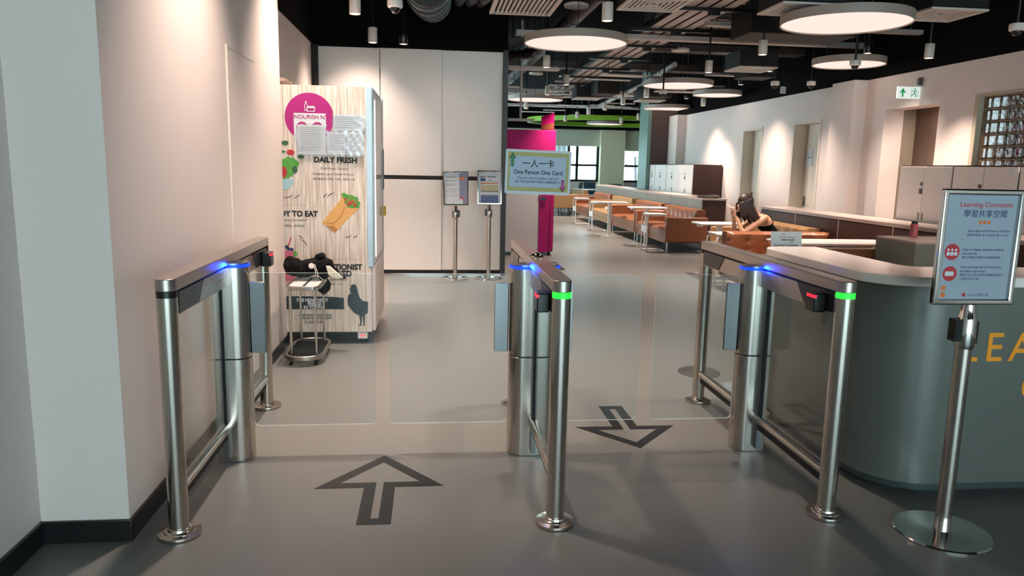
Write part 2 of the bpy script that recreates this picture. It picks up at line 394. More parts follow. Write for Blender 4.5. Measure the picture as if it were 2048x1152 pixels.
# entrance glazing behind the camera
f=MB()
for x in (-1.5,.4,2.3,4.2,6.1): f.box(x-.04,x+.04,-6.05,-5.95,0,4)
f.box(-1.52,6.15,-6.05,-5.95,2.5,2.6); struct('window_4',f,'blkm')
# ------------------------------------------------------------------ FLOOR ARROWS
def tape_arrow(name,cx,tipy,base_y,end_y,hw,sw,sgn,lab):
    t=.055
    tip=(cx,tipy); 
    m=MB()
    def strip(a,b,w=t,side=1):
        a=Vector(a); b=Vector(b); d=(b-a).normalized(); n=Vector((-d.y,d.x))*w*side
        m.flat([tuple(a),tuple(b),tuple(b+n),tuple(a+n)] if side>0 else [tuple(a+n),tuple(b+n),tuple(b),tuple(a)],.0012)
    L=(cx-hw,base_y); R_=(cx+hw,base_y)
    # solid outline as outer minus inner polygon, built as a ring of 7 corners
    s=1 if tipy>base_y else -1
    out=[(cx,tipy),(cx+hw,base_y),(cx+sw,base_y),(cx+sw,end_y),(cx-sw,end_y),(cx-sw,base_y),(cx-hw,base_y)]
    ang=math.atan2(abs(tipy-base_y),hw)
    inn=[(cx,tipy-s*t/math.cos(ang)),(cx+hw-t/math.tan(ang/2)*1.0,base_y+s*t),(cx+sw-t,base_y+s*t),(cx+sw-t,end_y+s*t),(cx-sw+t,end_y+s*t),(cx-sw+t,base_y+s*t),(cx-hw+t/math.tan(ang/2),base_y+s*t)]
    m.ring(out,inn,.0002,.0014)
    return tag(m.build('floor_arrow','tape'),lab,'floor marking','black tape arrows on the floor')
M['tape']=mat('black_tape','#151719',.30,noise=(.12,12),rn=.03)
tape_arrow('a',-.245,3.745,3.355,2.985,.30,.072,1,'black tape arrow on the floor of the left lane pointing away from the entrance')
tape_arrow('b',1.123,3.775,4.12,4.49,.295,.074,-1,'black tape arrow on the floor of the right lane pointing towards the entrance')
# ------------------------------------------------------------------ GATES
def gate(x,sides,label,front_band,rear_band,readers):
    Y0,Ym,Y1=2.95,3.77,4.575
    g=thing('entrance_gate',label,'turnstile gate',(x,Ym,0),0)
    y0=Y0-Ym; y1=Y1-Ym
    for yy,band in ((y0,front_band),(y1,rear_band)):
        p=MB(); p.cyl((0,yy,.03),(0,yy,.975),.0385,n=32); po=p.build('post','steel',g)
        q=MB(); q.lathe([(.082,0),(.084,.006),(.082,.016),(.060,.020),(.058,.024),(.045,.026),(.042,.034),(.0385,.036)],(0,yy,0),40); q.build('floor_flange','steel',po)
        q=MB(); q.cyl((0,yy,.975),(0,yy,1.0),.0385,n=32); q.build('status_band',band,po,label='glowing green ring' if band=='green' else None)
    r=MB(); n=10
    poly=[(.0395*math.cos(a),y1+.0395*math.sin(a)) for a in [PI*i/n for i in range(n+1)]]+[(-.0395*math.cos(a),y0-.0395*math.sin(a)) for a in [PI*i/n for i in range(n+1)]]
    r.prism(poly,1.0,1.048); r.build('top_rail','steelh',g,.003)
    f=MB(); f.box(-.030,.030,y0+.03,y1-.03,.898,.988); f.build('fascia','steelh',g,.002)
    B(-.026,.026,y0+.03,y1-.03,.988,1.0).build('shadow_gap','blkm',g)
    for yy,dr in ((y0+.035,1),(y1-.035,-1)):
        for s in (-1,1):
            m=MB(); pl=[(0,.905),(0,.99),(dr*.33,.99),(dr*.25,.905)]
            vs_=[(s*.030,yy+a,b) for a,b in pl]+[(s*.034,yy+a,b) for a,b in pl]
            m.add(vs_,[(0,1,2,3),(7,6,5,4),(0,4,5,1),(1,5,6,2),(2,6,7,3),(3,7,4,0)]); m.build('scanner_window','blk',g)
    # columns that carry the swinging wings
    def stad(xo,xi,r,nn=14,both=False):
        pts=[(xo-r+r*math.cos(a),r*math.sin(a)) for a in [-PI/2+PI*i/nn for i in range(nn+1)]]
        if both: pts+=[(xi+r+r*math.cos(a),r*math.sin(a)) for a in [PI/2+PI*i/nn for i in range(nn+1)]]
        else: pts+=[(xi,r),(xi,-r)]
        return pts
    both=len(sides)==2
    out=stad(.128,-.128,.072,both=True) if both else stad(.115,-.052,.072)
    sg=1 if both else sides[0]
    fl=lambda P: [(sg*a,b) for a,b in (P if sg>0 else P[::-1])]
    m=MB(); m.prism(fl(out),0,.528); lo=m.build('lower_column','steel',g,.002)
    m=MB(); m.prism(fl([(a*.985,b*.985) for a,b in out]),.532,.985); up=m.build('upper_column','steel',g,.002)
    m=MB(); m.prism(fl([(a*1.02,b*1.02) for a,b in out]),.985,.998); m.build('light_ring','blue',g,label='glowing blue ring')
    m=MB(); m.prism(fl([(a*.98,b*.98) for a,b in out]),.9985,1.0045); cp=m.build('column_cap','plate',g)
    m=MB()
    for s in sides: m.box(min(s*.045,s*.085),max(s*.045,s*.085),-.03,.03,1.0045,1.006)
    m.build('reader_window','blk',cp)
    m=MB()
    for s in (sides if both else [sg]):
        for z in (.06,.50,.875):
            for dx in (-.012,.022):
                m.cyl((s*dx if both else s*(dx-.02),-.0722,z),(s*dx if both else s*(dx-.02),-.0735,z),.004,n=8)
    m.build('screws','chrome',g)
    # spine plate along the middle
    m=MB(); m.box(-.022,.022,-.30,-.072,.19,.898) if False else m.box(-.012,.012,-.11,.11,.03,.898); m.build('spine','plate',g)
    for a,b in ((y0+.0385,-.105),(.105,y1-.0385)):
        q=MB(); q.box(-.004,.004,a+.005,b-.005,.215,.897); q.build('infill_pane','glassg',g)
        q=MB(); q.cyl((0,a-.004,.19),(0,b+.04,.19),.025,n=20); q.build('bottom_rail','steel',g)
        q=MB(); q.box(-.008,.008,a,b,.135,.167); q.build('lower_seal','blkm',g)
        q=MB(); e=b if a<0 else a; q.box(-.011,.011,e-.01,e+.01,.2,.897); q.build('glazing_channel','blkm',g)
    for yy,s in readers:
        q=MB(); q.box(min(s*.034,s*.088),max(s*.034,s*.088),yy-.042,yy+.042,.895,.978); rd=q.build('card_reader','blk',g,.006)
        q=MB(); q.box(min(s*.080,s*.0895),max(s*.080,s*.0895),yy-.0428,yy+.026,.958,.971); q.build('reader_light','red',rd,label='red light')
    return g
def wing(g,s,x0,x1,lab):
    # x0 bracket start, x1 glass end, local to gate
    a,b=sorted((x0,x0+s*.072)); 
    br=MB(); br.box(a,b,-.010,-.004,.548,.905); br.box(a,b,.004,.010,.548,.905); br.box(min(x0,x0+s*.006),max(x0,x0+s*.006),-.01,.01,.548,.905)
    w=br.build('wing_bracket','plate',g,.0015)
    a,b=sorted((x0+s*.004,x1)); m=MB(); m.M=FR(0,0,0); pr=rr(a,.165,b,.952,.028); n=len(pr)
    m.add([(u,v,-.004) for u,v in pr]+[(u,v,.004) for u,v in pr],[tuple(range(n))[::-1],tuple(range(n,2*n))]); m.cur=1
    m.add([(u,v,-.004) for u,v in pr]+[(u,v,.004) for u,v in pr],[(i,(i+1)%n,n+(i+1)%n,n+i) for i in range(n)])
    m.build('glass_wing',['glass','gedge'],g)
XL,XC,XR=-1.013,.519,1.730
gl=gate(XL,[1],'left steel entrance gate post row beside the white wall, black band on its front post','blk','blk',[(.67,1)])
wing(gl,1,.112,XL*-1-.29,'l')
gc=gate(XC,[-1,1],'middle steel entrance gate between the two lanes, carrying the wire sign holder','green','blk',[(-.69,-1),(.67,1)])
wing(gc,-1,-.130,-.218-XC,'c'); wing(gc,1,.130,1.085-XC,'c')
gr=gate(XR,[-1],'right steel entrance gate in front of the curved reception counter','green','blk',[(-.69,-1)])
wing(gr,-1,-.112,1.162-XR,'r')
for gx,sd in ((XL,(1,)),(XC,(-1,1)),(XR,(-1,))):
    for s in sd: lamp('led_glow','POINT',(s*.06,-.10,.995),.45,(.005,.04,1),{XL:gl,XC:gc,XR:gr}[gx],shadow_soft_size=.02,specular_factor=0)
# ------------------------------------------------------------------ SIGN ON THE MIDDLE GATE
t=thing('sign_holder','wire holder with laminated yellow card on the middle gate rail','sign holder',(.523,3.72,1.048))
m=MB(); m.lathe([(.0,0),(.034,0),(.036,.006),(.03,.012),(.014,.016),(.006,.02)],n=24); m.build('holder_base','chrome',t)
m=MB(); m.tube([(0,0,.015),(0,0,.275),(-.014,0,.298),(0,0,.318),(.014,0,.298),(0,0,.275)],.0016,6); 
m.tube([(.0+.012*math.cos(a),0,.318+.012*math.sin(a)) for a in [2*PI*i/16 for i in range(16)]],.0016,6,True); m.build('wire_stem','chrome',t)
c=thing('laminated_card','yellow bordered laminated card reading One Person One Card above the middle gate','card',(.523,3.712,1.355))
Mx=FR(-.007,0,.112,math.radians(1.2))
m=MB(); m.M=Mx; m.prism(rr(-.163,-.108,.163,.108,.008),-.0015,.0); m.build('laminate','laminate' if 'laminate' in M else 'inkw',c)
m=MB(); m.M=Mx; m.flat(rect(-.152,-.094,.152,.096),.0006); m.build('card_border','ypaper',c,label='yellow border')
m=MB(); m.M=Mx; m.flat(rr(-.141,-.074,.138,.076,.006),.0011); m.build('card_panel','bpaper',c,label='pale blue panel')
m=MB(); m.M=Mx; m.text('一人一卡',.040,0,.028,.0016,'CENTER',.02); m.text('One Person One Card',.0285,0,-.010,.0016,'CENTER',.022,sx=.92); m.text('Tap your valid LU student / staff card',.0145,0,-.034,.0016,'CENTER',.015,sx=.92)
m.text('請使用有效的嶺南大學學生或職員證拍卡',.0125,0,-.052,.0016,'CENTER',.01); m.build('card_text','ink',c)
def arrow(m,x,y,w,h,up,z):
    s=1 if up else -1; m.flat([(x,y+s*h/2),(x-w/2,y+s*h*.08),(x-w*.22,y+s*h*.08),(x-w*.22,y-s*h/2),(x+w*.22,y-s*h/2),(x+w*.22,y+s*h*.08),(x+w/2,y+s*h*.08)][::1 if up else -1],z)
m=MB(); m.M=Mx; arrow(m,-.129,.059,.034,.068,True,.0018); arrow(m,.125,-.063,.034,.060,False,.0018); m.build('arrow_outline','ink',c)
m=MB(); m.M=Mx; arrow(m,-.129,.058,.026,.058,True,.0022); m.build('up_arrow','inkg',c,label='green arrow')
m=MB(); m.M=Mx; arrow(m,.125,-.062,.026,.050,False,.0022); m.build('down_arrow','inkp',c,label='pink arrow')
# ------------------------------------------------------------------ SIGN STANDS
def sign_stand(loc,w_,z0,z1,r,label,pole_r=.03,rz=0,tilt=0,roll=0,fr='chrome',side=-1):
    t=thing('sign_stand',label,'sign stand',loc,rz)
    m=MB(); m.lathe([(r,0),(r,.006),(r*.98,.011),(pole_r+.012,.014),(pole_r+.001,.017)],n=56); m.build('base_disc','chrome',t)
    m=MB(); m.cyl((0,0,.014),(0,0,z0-.17),pole_r,n=28); m.build('pole','steel',t)
    m=MB(); m.lathe([(pole_r+.004,0),(pole_r+.007,.01),(pole_r+.007,.12),(pole_r+.002,.13),(pole_r*.8,.18)],(0,0,z0-.18),28); c=m.build('collar','chrome',t)
    m=MB(); m.box(min(side*.03,side*(pole_r+.03)),max(side*.03,side*(pole_r+.03)),-.022,.022,z0-.15,z0-.06); m.box(-side*.028,-side*(pole_r+.014),-.015,.015,z0-.16,z0-.07) if side<0 else m.box(-side*(pole_r+.014),-side*.028,-.015,.015,z0-.16,z0-.07); m.build('belt_clip','blk',c)
    Mx=FR(0,-.012,(z0+z1)/2,roll,tilt); h=(z1-z0)/2; hw=w_/2; b=.022
    m=MB(); m.M=Mx; m.ring(rect(-hw,-h,hw,h),rect(-hw+b,-h+b,hw-b,h-b),-.014,.012); m.build('frame',fr,t,.006,seg=3)
    m=MB(); m.M=Mx; m.box(-hw+.01,hw-.01,-h+.01,h-.01,-.012,-.006); m.build('backing','blkm',t)
    return t,Mx,hw-b,h-b
def lines(m,x0,y,w_,n,dy,th,z,jit=.3):
    for i in range(n):
        l=w_*(1-random.random()*jit) if (i%3==2) else w_
        m.flat(rect(x0,y-i*dy-th,x0+l,y-i*dy),z)
# big one at the right
t,Mx,hw,h=sign_stand((2.145,2.76,0),.345,.985,1.443,.190,'chrome sign stand on a round base in front of the reception counter',pole_r=.031)
m=MB(); m.M=Mx; m.box(-hw-.004,hw+.004,-h-.004,h+.004,-.006,-.003); m.build('poster','gpaper',t,label='grey blue poster')
m=MB(); m.M=Mx; m.text('Learning Commons',.028,.018,.160,-.0025,'CENTER',.012); m.text('LU',.01,-.13,-.19,-.0025); m.build('poster_title','inkr',t)
m=MB(); m.M=Mx; m.text('學習共享空間',.031,.018,.122,-.0025,'CENTER',.006)
m.text('Open daily from 8:30 am to 10:30 pm',.0118,-.05,.062,-.0025,'LEFT',.015); m.text('開放時間為 早上8:30至 晚上10:30',.012,-.05,.045,-.0025)
m.text('Open to Lingnan University students',.0118,-.062,-.012,-.0025,'LEFT',.015); m.text('and staff only.',.0118,-.062,-.028,-.0025,'LEFT',.015); m.text('開放予嶺南大學學生和職員使用。',.0118,-.062,-.044,-.0025)
m.text('Users must tap their LU Card at the',.0118,-.062,-.082,-.0025,'LEFT',.015); m.text('turnstile to gain access.',.0118,-.062,-.098,-.0025,'LEFT',.015); m.text('讀者必須以嶺大學生證或職員證拍卡',.0118,-.062,-.114,-.0025); m.text('入學習共享空間。',.0118,-.062,-.130,-.0025)
m.text('Lingnan 嶺南大學',.0125,-.02,-.195,-.0025); m.build('poster_text','inkn',t)
m=MB(); m.M=Mx
for i in range(3): m.flat(circ(.0+.0+i*.018,.100,.0075,16),-.0025)
m.flat(rr(-.135,-.172,-.115,-.152,.004),-.0025); m.flat(rr(-.135,-.200,-.115,-.180,.004),-.0025); m.build('poster_dots','inko',t,label='orange dots')
m=MB(); m.M=Mx; m.flat(circ(-.105,-.018,.032,28),-.0026); m.flat(circ(-.105,-.105,.030,28),-.0026); m.flat(circ(-.035,-.190,.008,20),-.0026); m.build('poster_badges','tom',t,label='round red badges')
m=MB(); m.M=Mx
for i in (-1,0,1): m.flat(circ(-.105+i*.016,-.010,.005,12),-.0022); m.flat(rr(-.112+i*.016,-.033,-.098+i*.016,-.018,.004),-.0022)
m.flat(rr(-.125,-.114,-.088,-.096,.003),-.0022); m.build('badge_icons','inkw',t)
m=MB(); m.M=Mx; m.box(-hw,hw,-h,h,.001,.003); m.build('cover_sheet','gloss',t) if 'gloss' in M else None
# two by the partition
t,Mx,hw,h=sign_stand((.295,9.86,0),.33,.965,1.405,.185,'left of the two chrome sign stands by the white partition, with a mostly white notice',pole_r=.028,roll=math.radians(-1),side=1,tilt=math.radians(8))
m=MB(); m.M=Mx; m.box(-hw-.004,hw+.004,-h-.004,h+.004,-.006,-.003); m.build('poster','inkl',t,label='lilac poster')
m=MB(); m.M=Mx; m.flat(rect(-hw,-h,.045,h),-.0025); m.flat(rect(.03,-h,.09,-h+.06),-.0024); m.build('poster_sheet','paper',t)
m=MB(); m.M=Mx; m.text('注意事項及開放安排',.0165,-.125,.140,-.002,'LEFT',.03); m.text('學習共享空間於以下時間開放予',.0125,-.13,.105,-.002,'LEFT',.02); m.text('嶺大學生及職員使用',.0125,-.13,.085,-.002,'LEFT',.02)
m.text('請保持安靜並愛護公物設施',.0125,-.13,.053,-.002,'LEFT',.02); m.text('如有查詢請聯絡職員',.0125,-.13,.033,-.002,'LEFT',.02)
lines(m,-.13,.0,.155,5,.012,.0022,-.002); lines(m,-.13,-.075,.165,4,.013,.0022,-.002); lines(m,-.13,-.145,.165,3,.02,.0022,-.002); m.build('poster_text','inkgrey',t)
m=MB(); m.M=Mx; m.flat(circ(.085,.13,.03,24,.022,0,PI),-.002); m.flat(rect(.052,.115,.118,.128),-.002); m.build('poster_sunrise','inko',t,label='orange drawing'); 
m=MB(); m.M=Mx; m.flat([(.05,-.11),(.08,-.10),(.12,-.15),(.11,-.165),(.07,-.13),(.05,-.135)],-.0015); m.build('poster_hand','pinkfruit',t)
t,Mx,hw,h=sign_stand((.735,9.86,0),.325,.985,1.425,.185,'right one of two chrome sign stands by the partition, with printed blue and yellow tables',pole_r=.028,side=-1,tilt=math.radians(6))
m=MB(); m.M=Mx; m.box(-hw-.004,hw+.004,-h-.004,h+.004,-.006,-.003); m.build('poster','paper',t)
m=MB(); m.M=Mx
for i in range(6): m.flat(rect(-.115,-.10-i*.0165-.013,.115,-.10-i*.0165),-.0025)
m.flat(rect(-.115,-.055,.115,-.045),-.0025); m.flat(rect(-.12,.085,-.055,.12),-.0025); m.flat(rect(-.135,.080,.135,.0825),-.0025); m.build('blue_table','inkb',t,label='blue printed table')
m=MB(); m.M=Mx; m.flat(rect(-.118,.048,.113,.062),-.0025); m.build('table_heading','inko',t)
m=MB(); m.M=Mx
for i in range(6): m.flat(rect(-.116,.03-i*.0135-.0115,.112,.03-i*.0135+.0),-.0025)
m.build('yellow_table','inky',t,label='cream printed table')
m=MB(); m.M=Mx; m.flat(rr(-.13,.13,-.05,.143,.005),-.0025); m.flat(rr(-.03,.132,.085,.145,.005),-.0025); m.text('TAP',.026,-.02,.088,-.0025,'LEFT',.03); lines(m,-.13,.175,.25,2,.02,.002,-.0025); m.build('poster_text','inkgrey',t)
# ------------------------------------------------------------------ RECEPTION COUNTER
t=thing('reception_counter','curved grey green reception counter with white top and orange letters','counter',(2.5,3.5,0))
def cpoly(ex=0,e=0,R=.28):
    o=[]
    x0,y0=2.03-ex,3.085-e
    ob=[(x0+.12,4.33+e)]+[(x0+.12-.12*math.sin(a),4.21+e+.12*math.cos(a)) for a in [PI/2*i/6 for i in range(1,7)]]
    o+=ob+[(x0+R-R*math.cos(a),y0+R-R*math.sin(a)) for a in [PI/2*i/14 for i in range(15)]]
    o+=[(5.9,y0),(5.9,3.43+e)]
    r=.08; xi,yi=2.315+e,3.43+e
    o+=[(xi+r-r*math.sin(a),yi+r-r*math.cos(a)) for a in [PI/2*i/5 for i in range(6)]]+[(xi,4.33+e)]
    return [(a-2.5,b-3.5) for a,b in o]
m=MB(); m.prism(cpoly(),.07,1.0); m.build('body','counter',t)
m=MB(); m.prism(cpoly(-.02,-.02),.03,.07); m.build('lower_lip','cplinth',t)
m=MB(); m.prism(cpoly(-.07,-.07),0,.03); m.build('plinth','blkm',t)
m=MB(); m.prism(cpoly(.062,.010,.26),1.0,1.045); m.build('counter_top','ctop',t,.004)
B(2.10-2.5,2.30-2.5,4.362-3.5,4.62-3.5,0,.965).build('end_shelf','counter',t,.003)
m=MB(); m.M=FR(2.352-2.5,3.084-3.5,.66); [m.text(ch,.190,.030+dx,0,.001,'LEFT',.008,sx=.95) for ch,dx in zip('LEARNING',(0,.12,.24,.375,.50,.66,.72,.875))]; [m.text(ch,.190,.348+dx,-.190,.001,'LEFT',.004,sx=.95) for ch,dx in zip('COMMONS',(0,.145,.31,.485,.66,.825,.98))]; m.build('counter_lettering','orange',t,label='orange capital letters')
# standing notice on the counter
t=thing('counter_notice','white standing card reading Service Counter Closed on the counter top','notice card',(2.215,4.49,.965),math.radians(3))
# grey box desk behind counter
t2=thing('back_desk','low grey box shaped desk behind the reception counter','desk',(4.9,6.43,0))
B(-.70,.075,-.30,.30,.0,.885).build('carcass','ggreen',t2,.003); B(-.70,.075,-.30,.30,.885,.905).build('desk_top','ltop',t2,.002)
Mx=FR(0,0,0,0,math.radians(8))
m=MB(); m.M=Mx; m.prism([(-.104,0),(.104,0),(.104,.158),(-.104,.158)],-.002,0); m.prism(rect(-.104,0,.104,.002),-.08,-.002); m.build('card','paper',t)
m=MB(); m.M=Mx; m.text('Service Counter',.0245,0,.064,.0006,'CENTER',.01); m.text('Closed',.0245,0,.036,.0006,'CENTER',.01); m.text('學習共享空間',.014,.01,.100,.0006,'CENTER',.01); m.build('card_text','ink',t)
m=MB(); m.M=Mx; m.text('Learning Commons',.0135,.005,.120,.0006,'CENTER',.01); m.text('●●●',.008,-.02,.138,.0006,'CENTER'); m.text('●●●',.008,.035,.088,.0006,'CENTER'); m.build('card_heading','inkr',t)
# water bottle on the ledge
# ------------------------------------------------------------------ VENDING FRIDGE
F0=6.2; FXC=-.98
t=thing('vending_fridge','tall vending fridge with plank pattern side and magenta circle, left of the white partition','vending machine',(FXC,6.75,0))
ox=-FXC; oy=-6.75
def fb(x0,x1,y0,y1,z0,z1): return B(x0+ox,x1+ox,y0+oy,y1+oy,z0,z1)
m=MB(); m.box(-1.53+ox,-.50+ox,F0+oy,7.30+oy,.105,2.088); m.build('cabinet','fbody',t,.004)
m=MB(); m.box(-1.50+ox,-.505+ox,F0-.003+oy,F0+oy,.106,2.087); m.build('side_panel','wood',t,label='printed pale plank panel')
fb(-.532,-.485,F0-.006,F0+.04,.65,2.09).build('door_frame','fframe',t,.003,label='pale blue frame edge')
fb(-.50,-.478,F0+.04,7.22,.66,2.085).build('display_door','fframe',t,.004)
fb(-.4775,-.4745,F0+.10,7.14,.72,2.03).build('door_glass','glass',t)
fb(-.480,-.4772,F0+.08,7.16,.70,2.05).build('door_interior','whitem',t)
fb(-.4765,-.470,F0+.13,F0+.16,.72,2.0).build('light_strip','led',t,label='bright strip light')
fb(-.50,-.470,7.22,7.32,.66,2.085).build('control_column','fbody',t,.004)
fb(-.470,-.462,7.24,7.30,1.25,1.62).build('control_screen','blk',t)
fb(-.470,-.445,7.25,7.29,1.0,1.09).build('yellow_tag','ytag',t,label='yellow tag')
m=MB(); m.lathe([(.0,0),(.02,0),(.022,.01),(.0,.012)],n=16); 
fb(-.50,-.472,F0+.03,7.32,.11,.65).build('lower_door','pinkbody' if 'pinkbody' in M else 'fbody',t,.004)
fb(-.472,-.468,F0+.2,7.1,.2,.56).build('lower_panel','fbody',t,.01)
fb(-1.5,-.50,F0+.04,7.25,.075,.105).build('underframe','blkm',t)
for i,(x,y) in enumerate([(-1.40,6.3),(-.56,6.3),(-1.40,7.2),(-.56,7.2)]):
    m=MB(); m.cyl((x-.018+ox,y+oy,.035),(x+.018+ox,y+oy,.035),.035,n=18); cs=m.build('caster','rubber',t)
    B(x-.022+ox,x+.022+ox,y-.02+oy,y+.02+oy,.06,.08).build('caster_fork','mlock',cs)
fb(-.62,-.54,F0+.005,F0+.05,.045,.104).build('temperature_box','whitem',t,.004,label='white box with red digits')
m=MB(); m.M=FR(-.605+ox,F0+.004+oy,.066); m.text('-88.8',.022,0,0,.001,'LEFT',.02); m.build('digits','red',t)
m=MB()
P=FR(ox,F0-.0035+oy,0)
def pr(name,matn,fn,z=.0005,label=None):
    m=MB(); m.M=P@Matrix.Translation((0,0,z)); fn(m); return m.build(name,matn,t,label=label,smooth=False)
pr('logo_circle','pink2',lambda m:m.flat(circ(-.972,1.84,.190,64),0),.0005,'magenta circle')
def f_(m): m.flat(rect(-1.093,1.66,-.845,1.872),0); m.ring([(-1.008,1.89),(-.985,1.89),(-.985,1.935),(-.991,1.95),(-.991,1.965),(-1.002,1.965),(-1.002,1.95),(-1.008,1.935)],[(-1.004,1.894),(-.989,1.894),(-.989,1.935),(-.995,1.95),(-.995,1.96),(-.998,1.96),(-.998,1.95),(-1.004,1.935)],0,.0003); m.ring([(-.995,1.915),(-.925,1.917),(-.930,1.885),(-.990,1.885)],[(-.989,1.911),(-.932,1.912),(-.935,1.89),(-.987,1.89)],.0003,.0006); [m.flat(circ(-.975+i*.018,1.921,.009,14),.0001) for i in range(3)]
pr('logo_plate','inkw',f_,.001,'white logo panel')
pr('logo_text','pink2',lambda m:(m.text("NOURISH N'",.0445,-.968,1.829,0,'CENTER',.012,sx=1.0),m.ring(circ(-1.030,1.762,.044,40),circ(-1.030,1.762,.024,40),0,.0002),m.ring(circ(-.912,1.762,.044,40),circ(-.912,1.762,.024,40),0,.0002)),.0018)
def f_(m):
    m.text('DAILY FRESH',.060,-.775,1.492,0,'CENTER',.05,sx=.98); m.text('Chef-Made Yummy',.028,-.79,1.435,0,'CENTER',0); m.text('Breakfast, Lunch, Dinner & Snacks',.0275,-.793,1.392,0,'CENTER',0,sx=.84); m.text('最健康的街坊早餐、午餐、晚餐及小食',.021,-.79,1.353,0,'CENTER',0,sx=.93)
    m.text('READY TO EAT',.062,-.924,1.059,0,'RIGHT',.05,sx=.93); m.text('Anywhere, Everywhere*',.026,-1.0,1.022,0,'RIGHT',.004,sx=.9); m.text('隨時隨地，隨意享用',.021,-1.03,.975,0,'RIGHT')
    m.text('NUTRITIONIST',.062,-.578,.628,0,'RIGHT',.05,sx=.93); m.text('APPROVED',.062,-.661,.575,0,'RIGHT',.05,sx=.93); m.text('Fruits, Shakes, Snacks',.026,-.70,.538,0,'RIGHT',.004,sx=.9); m.text('果昔　小吃',.021,-.735,.50,0,'RIGHT')
    for i in range(7): m.flat(rect(-1.205+i*.029,1.148,-1.187+i*.029,1.150),0); m.flat(rect(-.80+i*.029,.712,-.782+i*.029,.714),0)
    def swish(x0,y0,x1,y1,b,w=.006):
        n=9; up=[];dn=[]
        for i in range(n):
            s=i/(n-1); x=x0+(x1-x0)*s; y=y0+(y1-y0)*s; nx,ny=-(y1-y0),(x1-x0); l=math.hypot(nx,ny); k=b*4*s*(1-s); ww=w*math.sin(PI*(.08+.84*s))*.5
            up.append((x+nx/l*(k+ww),y+ny/l*(k+ww))); dn.append((x+nx/l*(k-ww),y+ny/l*(k-ww)))
        m.flat(dn+up[::-1],0)
    swish(-1.205,1.210,-1.105,1.235,-.012); swish(-1.115,1.205,-1.058,1.240,-.008); swish(-.878,1.208,-.842,1.246,.006); swish(-.850,1.210,-.782,1.252,.010)
    swish(-1.088,.903,-1.042,.875,.006); swish(-1.07,.878,-1.012,.815,.010); swish(-.716,.897,-.655,.915,-.010); swish(-.648,.893,-.610,.920,-.008)
pr('print_black','ink',f_,.0006,'black lettering')
pr('banner','navy',lambda m:m.flat([(-1.205,.298),(-.728,.298),(-.727,.392),(-.80,.400),(-.95,.405),(-1.205,.406)],0),.0005,'dark banner')
pr('banner_text','inkw',lambda m:(m.text('THE HEALTHIEST',.036,-.983,.361,0,'CENTER',.05,sx=.93),m.text('FRIDGE',.036,-.966,.331,0,'CENTER',.05,sx=.93),m.text('IN TOWN',.036,-.978,.302,0,'CENTER',.05,sx=.93)),.001)
pr('contact_text','leafd',lambda m:(m.text('QUESTIONS, SUGGESTIONS,',.0235,-.958,.240,0,'CENTER',.035,sx=.9),m.text('WISHLIST & PARTNERSHIPS',.0235,-.960,.215,0,'CENTER',.035,sx=.9),m.ring(circ(-1.035,.188,.012,20),circ(-1.035,.188,.008,20),0,.0001)),.0005,'green lettering')
pr('phone_text','ink',lambda m:m.text('6231 0135',.026,-1.012,.180,0,'LEFT',.03),.0005)
def rooster(m):
    pts=[(-.690,.420),(-.700,.380),(-.697,.335),(-.675,.300),(-.640,.262),(-.605,.245),(-.597,.19),(-.600,.168),(-.625,.160),(-.590,.158),(-.585,.185),(-.583,.24),(-.578,.24),(-.570,.165),(-.585,.156),(-.560,.158),(-.560,.20),(-.558,.255),(-.536,.262),(-.533,.300),(-.530,.360),(-.575,.368),(-.598,.395),(-.610,.43),(-.618,.470),(-.625,.495),(-.640,.512),(-.648,.500),(-.655,.512),(-.662,.497),(-.672,.502),(-.670,.483),(-.682,.463),(-.672,.458),(-.676,.44),(-.668,.432),(-.672,.42),(-.684,.428)]
    m.flat(pts[::-1],0)
pr('rooster','navy',rooster,.0006,'dark rooster silhouette')
def burr(m): m.flat([(-.892,1.01),(-.790,.930),(-.765,.955),(-.700,1.03),(-.590,1.135),(-.66,1.13),(-.735,1.245),(-.74,1.20)][::1],0)
pr('wrap_body','wrap',burr,.0006,'rolled wrap drawing')
pr('wrap_fold','wrapd',lambda m:(m.flat([(-.892,1.01),(-.80,1.000),(-.735,1.06),(-.705,1.14),(-.712,1.142),(-.742,1.066),(-.80,1.008)],0),m.flat([(-.86,.985),(-.80,.985),(-.765,.955),(-.79,.93)],0)),.0012)
def fill(m):
    for i in range(26): m.flat(circ(-.66+random.uniform(-.075,.07),1.185+random.uniform(-.035,.035)+0,random.uniform(.010,.020),8),random.uniform(0,.0003))
pr('wrap_lettuce','leaf',lambda m:m.flat([(-.735,1.25),(-.705,1.252),(-.68,1.235),(-.655,1.24),(-.63,1.225),(-.60,1.215),(-.60,1.19),(-.583,1.17),(-.595,1.15),(-.59,1.132),(-.66,1.130),(-.69,1.14)][::-1],0),.0010,'green lettuce drawing')
pr('wrap_filling','tom',lambda m:[m.flat(circ(x,y,r,10),.0001*i) for i,(x,y,r) in enumerate([(-.675,1.165,.018),(-.650,1.18,.016),(-.625,1.155,.014),(-.70,1.20,.012)])],.0014)
pr('wrap_filling','wrapd',lambda m:[m.ring(circ(x,y,r,14),circ(x,y,r*.7,14),.0001*i,.0001*i+.0001) for i,(x,y,r) in enumerate([(-.695,1.18,.02),(-.66,1.20,.018),(-.64,1.17,.017),(-.62,1.185,.014)])],.0018)
pr('salad_bowl','bowl',lambda m:m.flat(circ(-1.19,1.355,.085,24,.085,PI,2*PI),0),.0006,'salad bowl drawing')
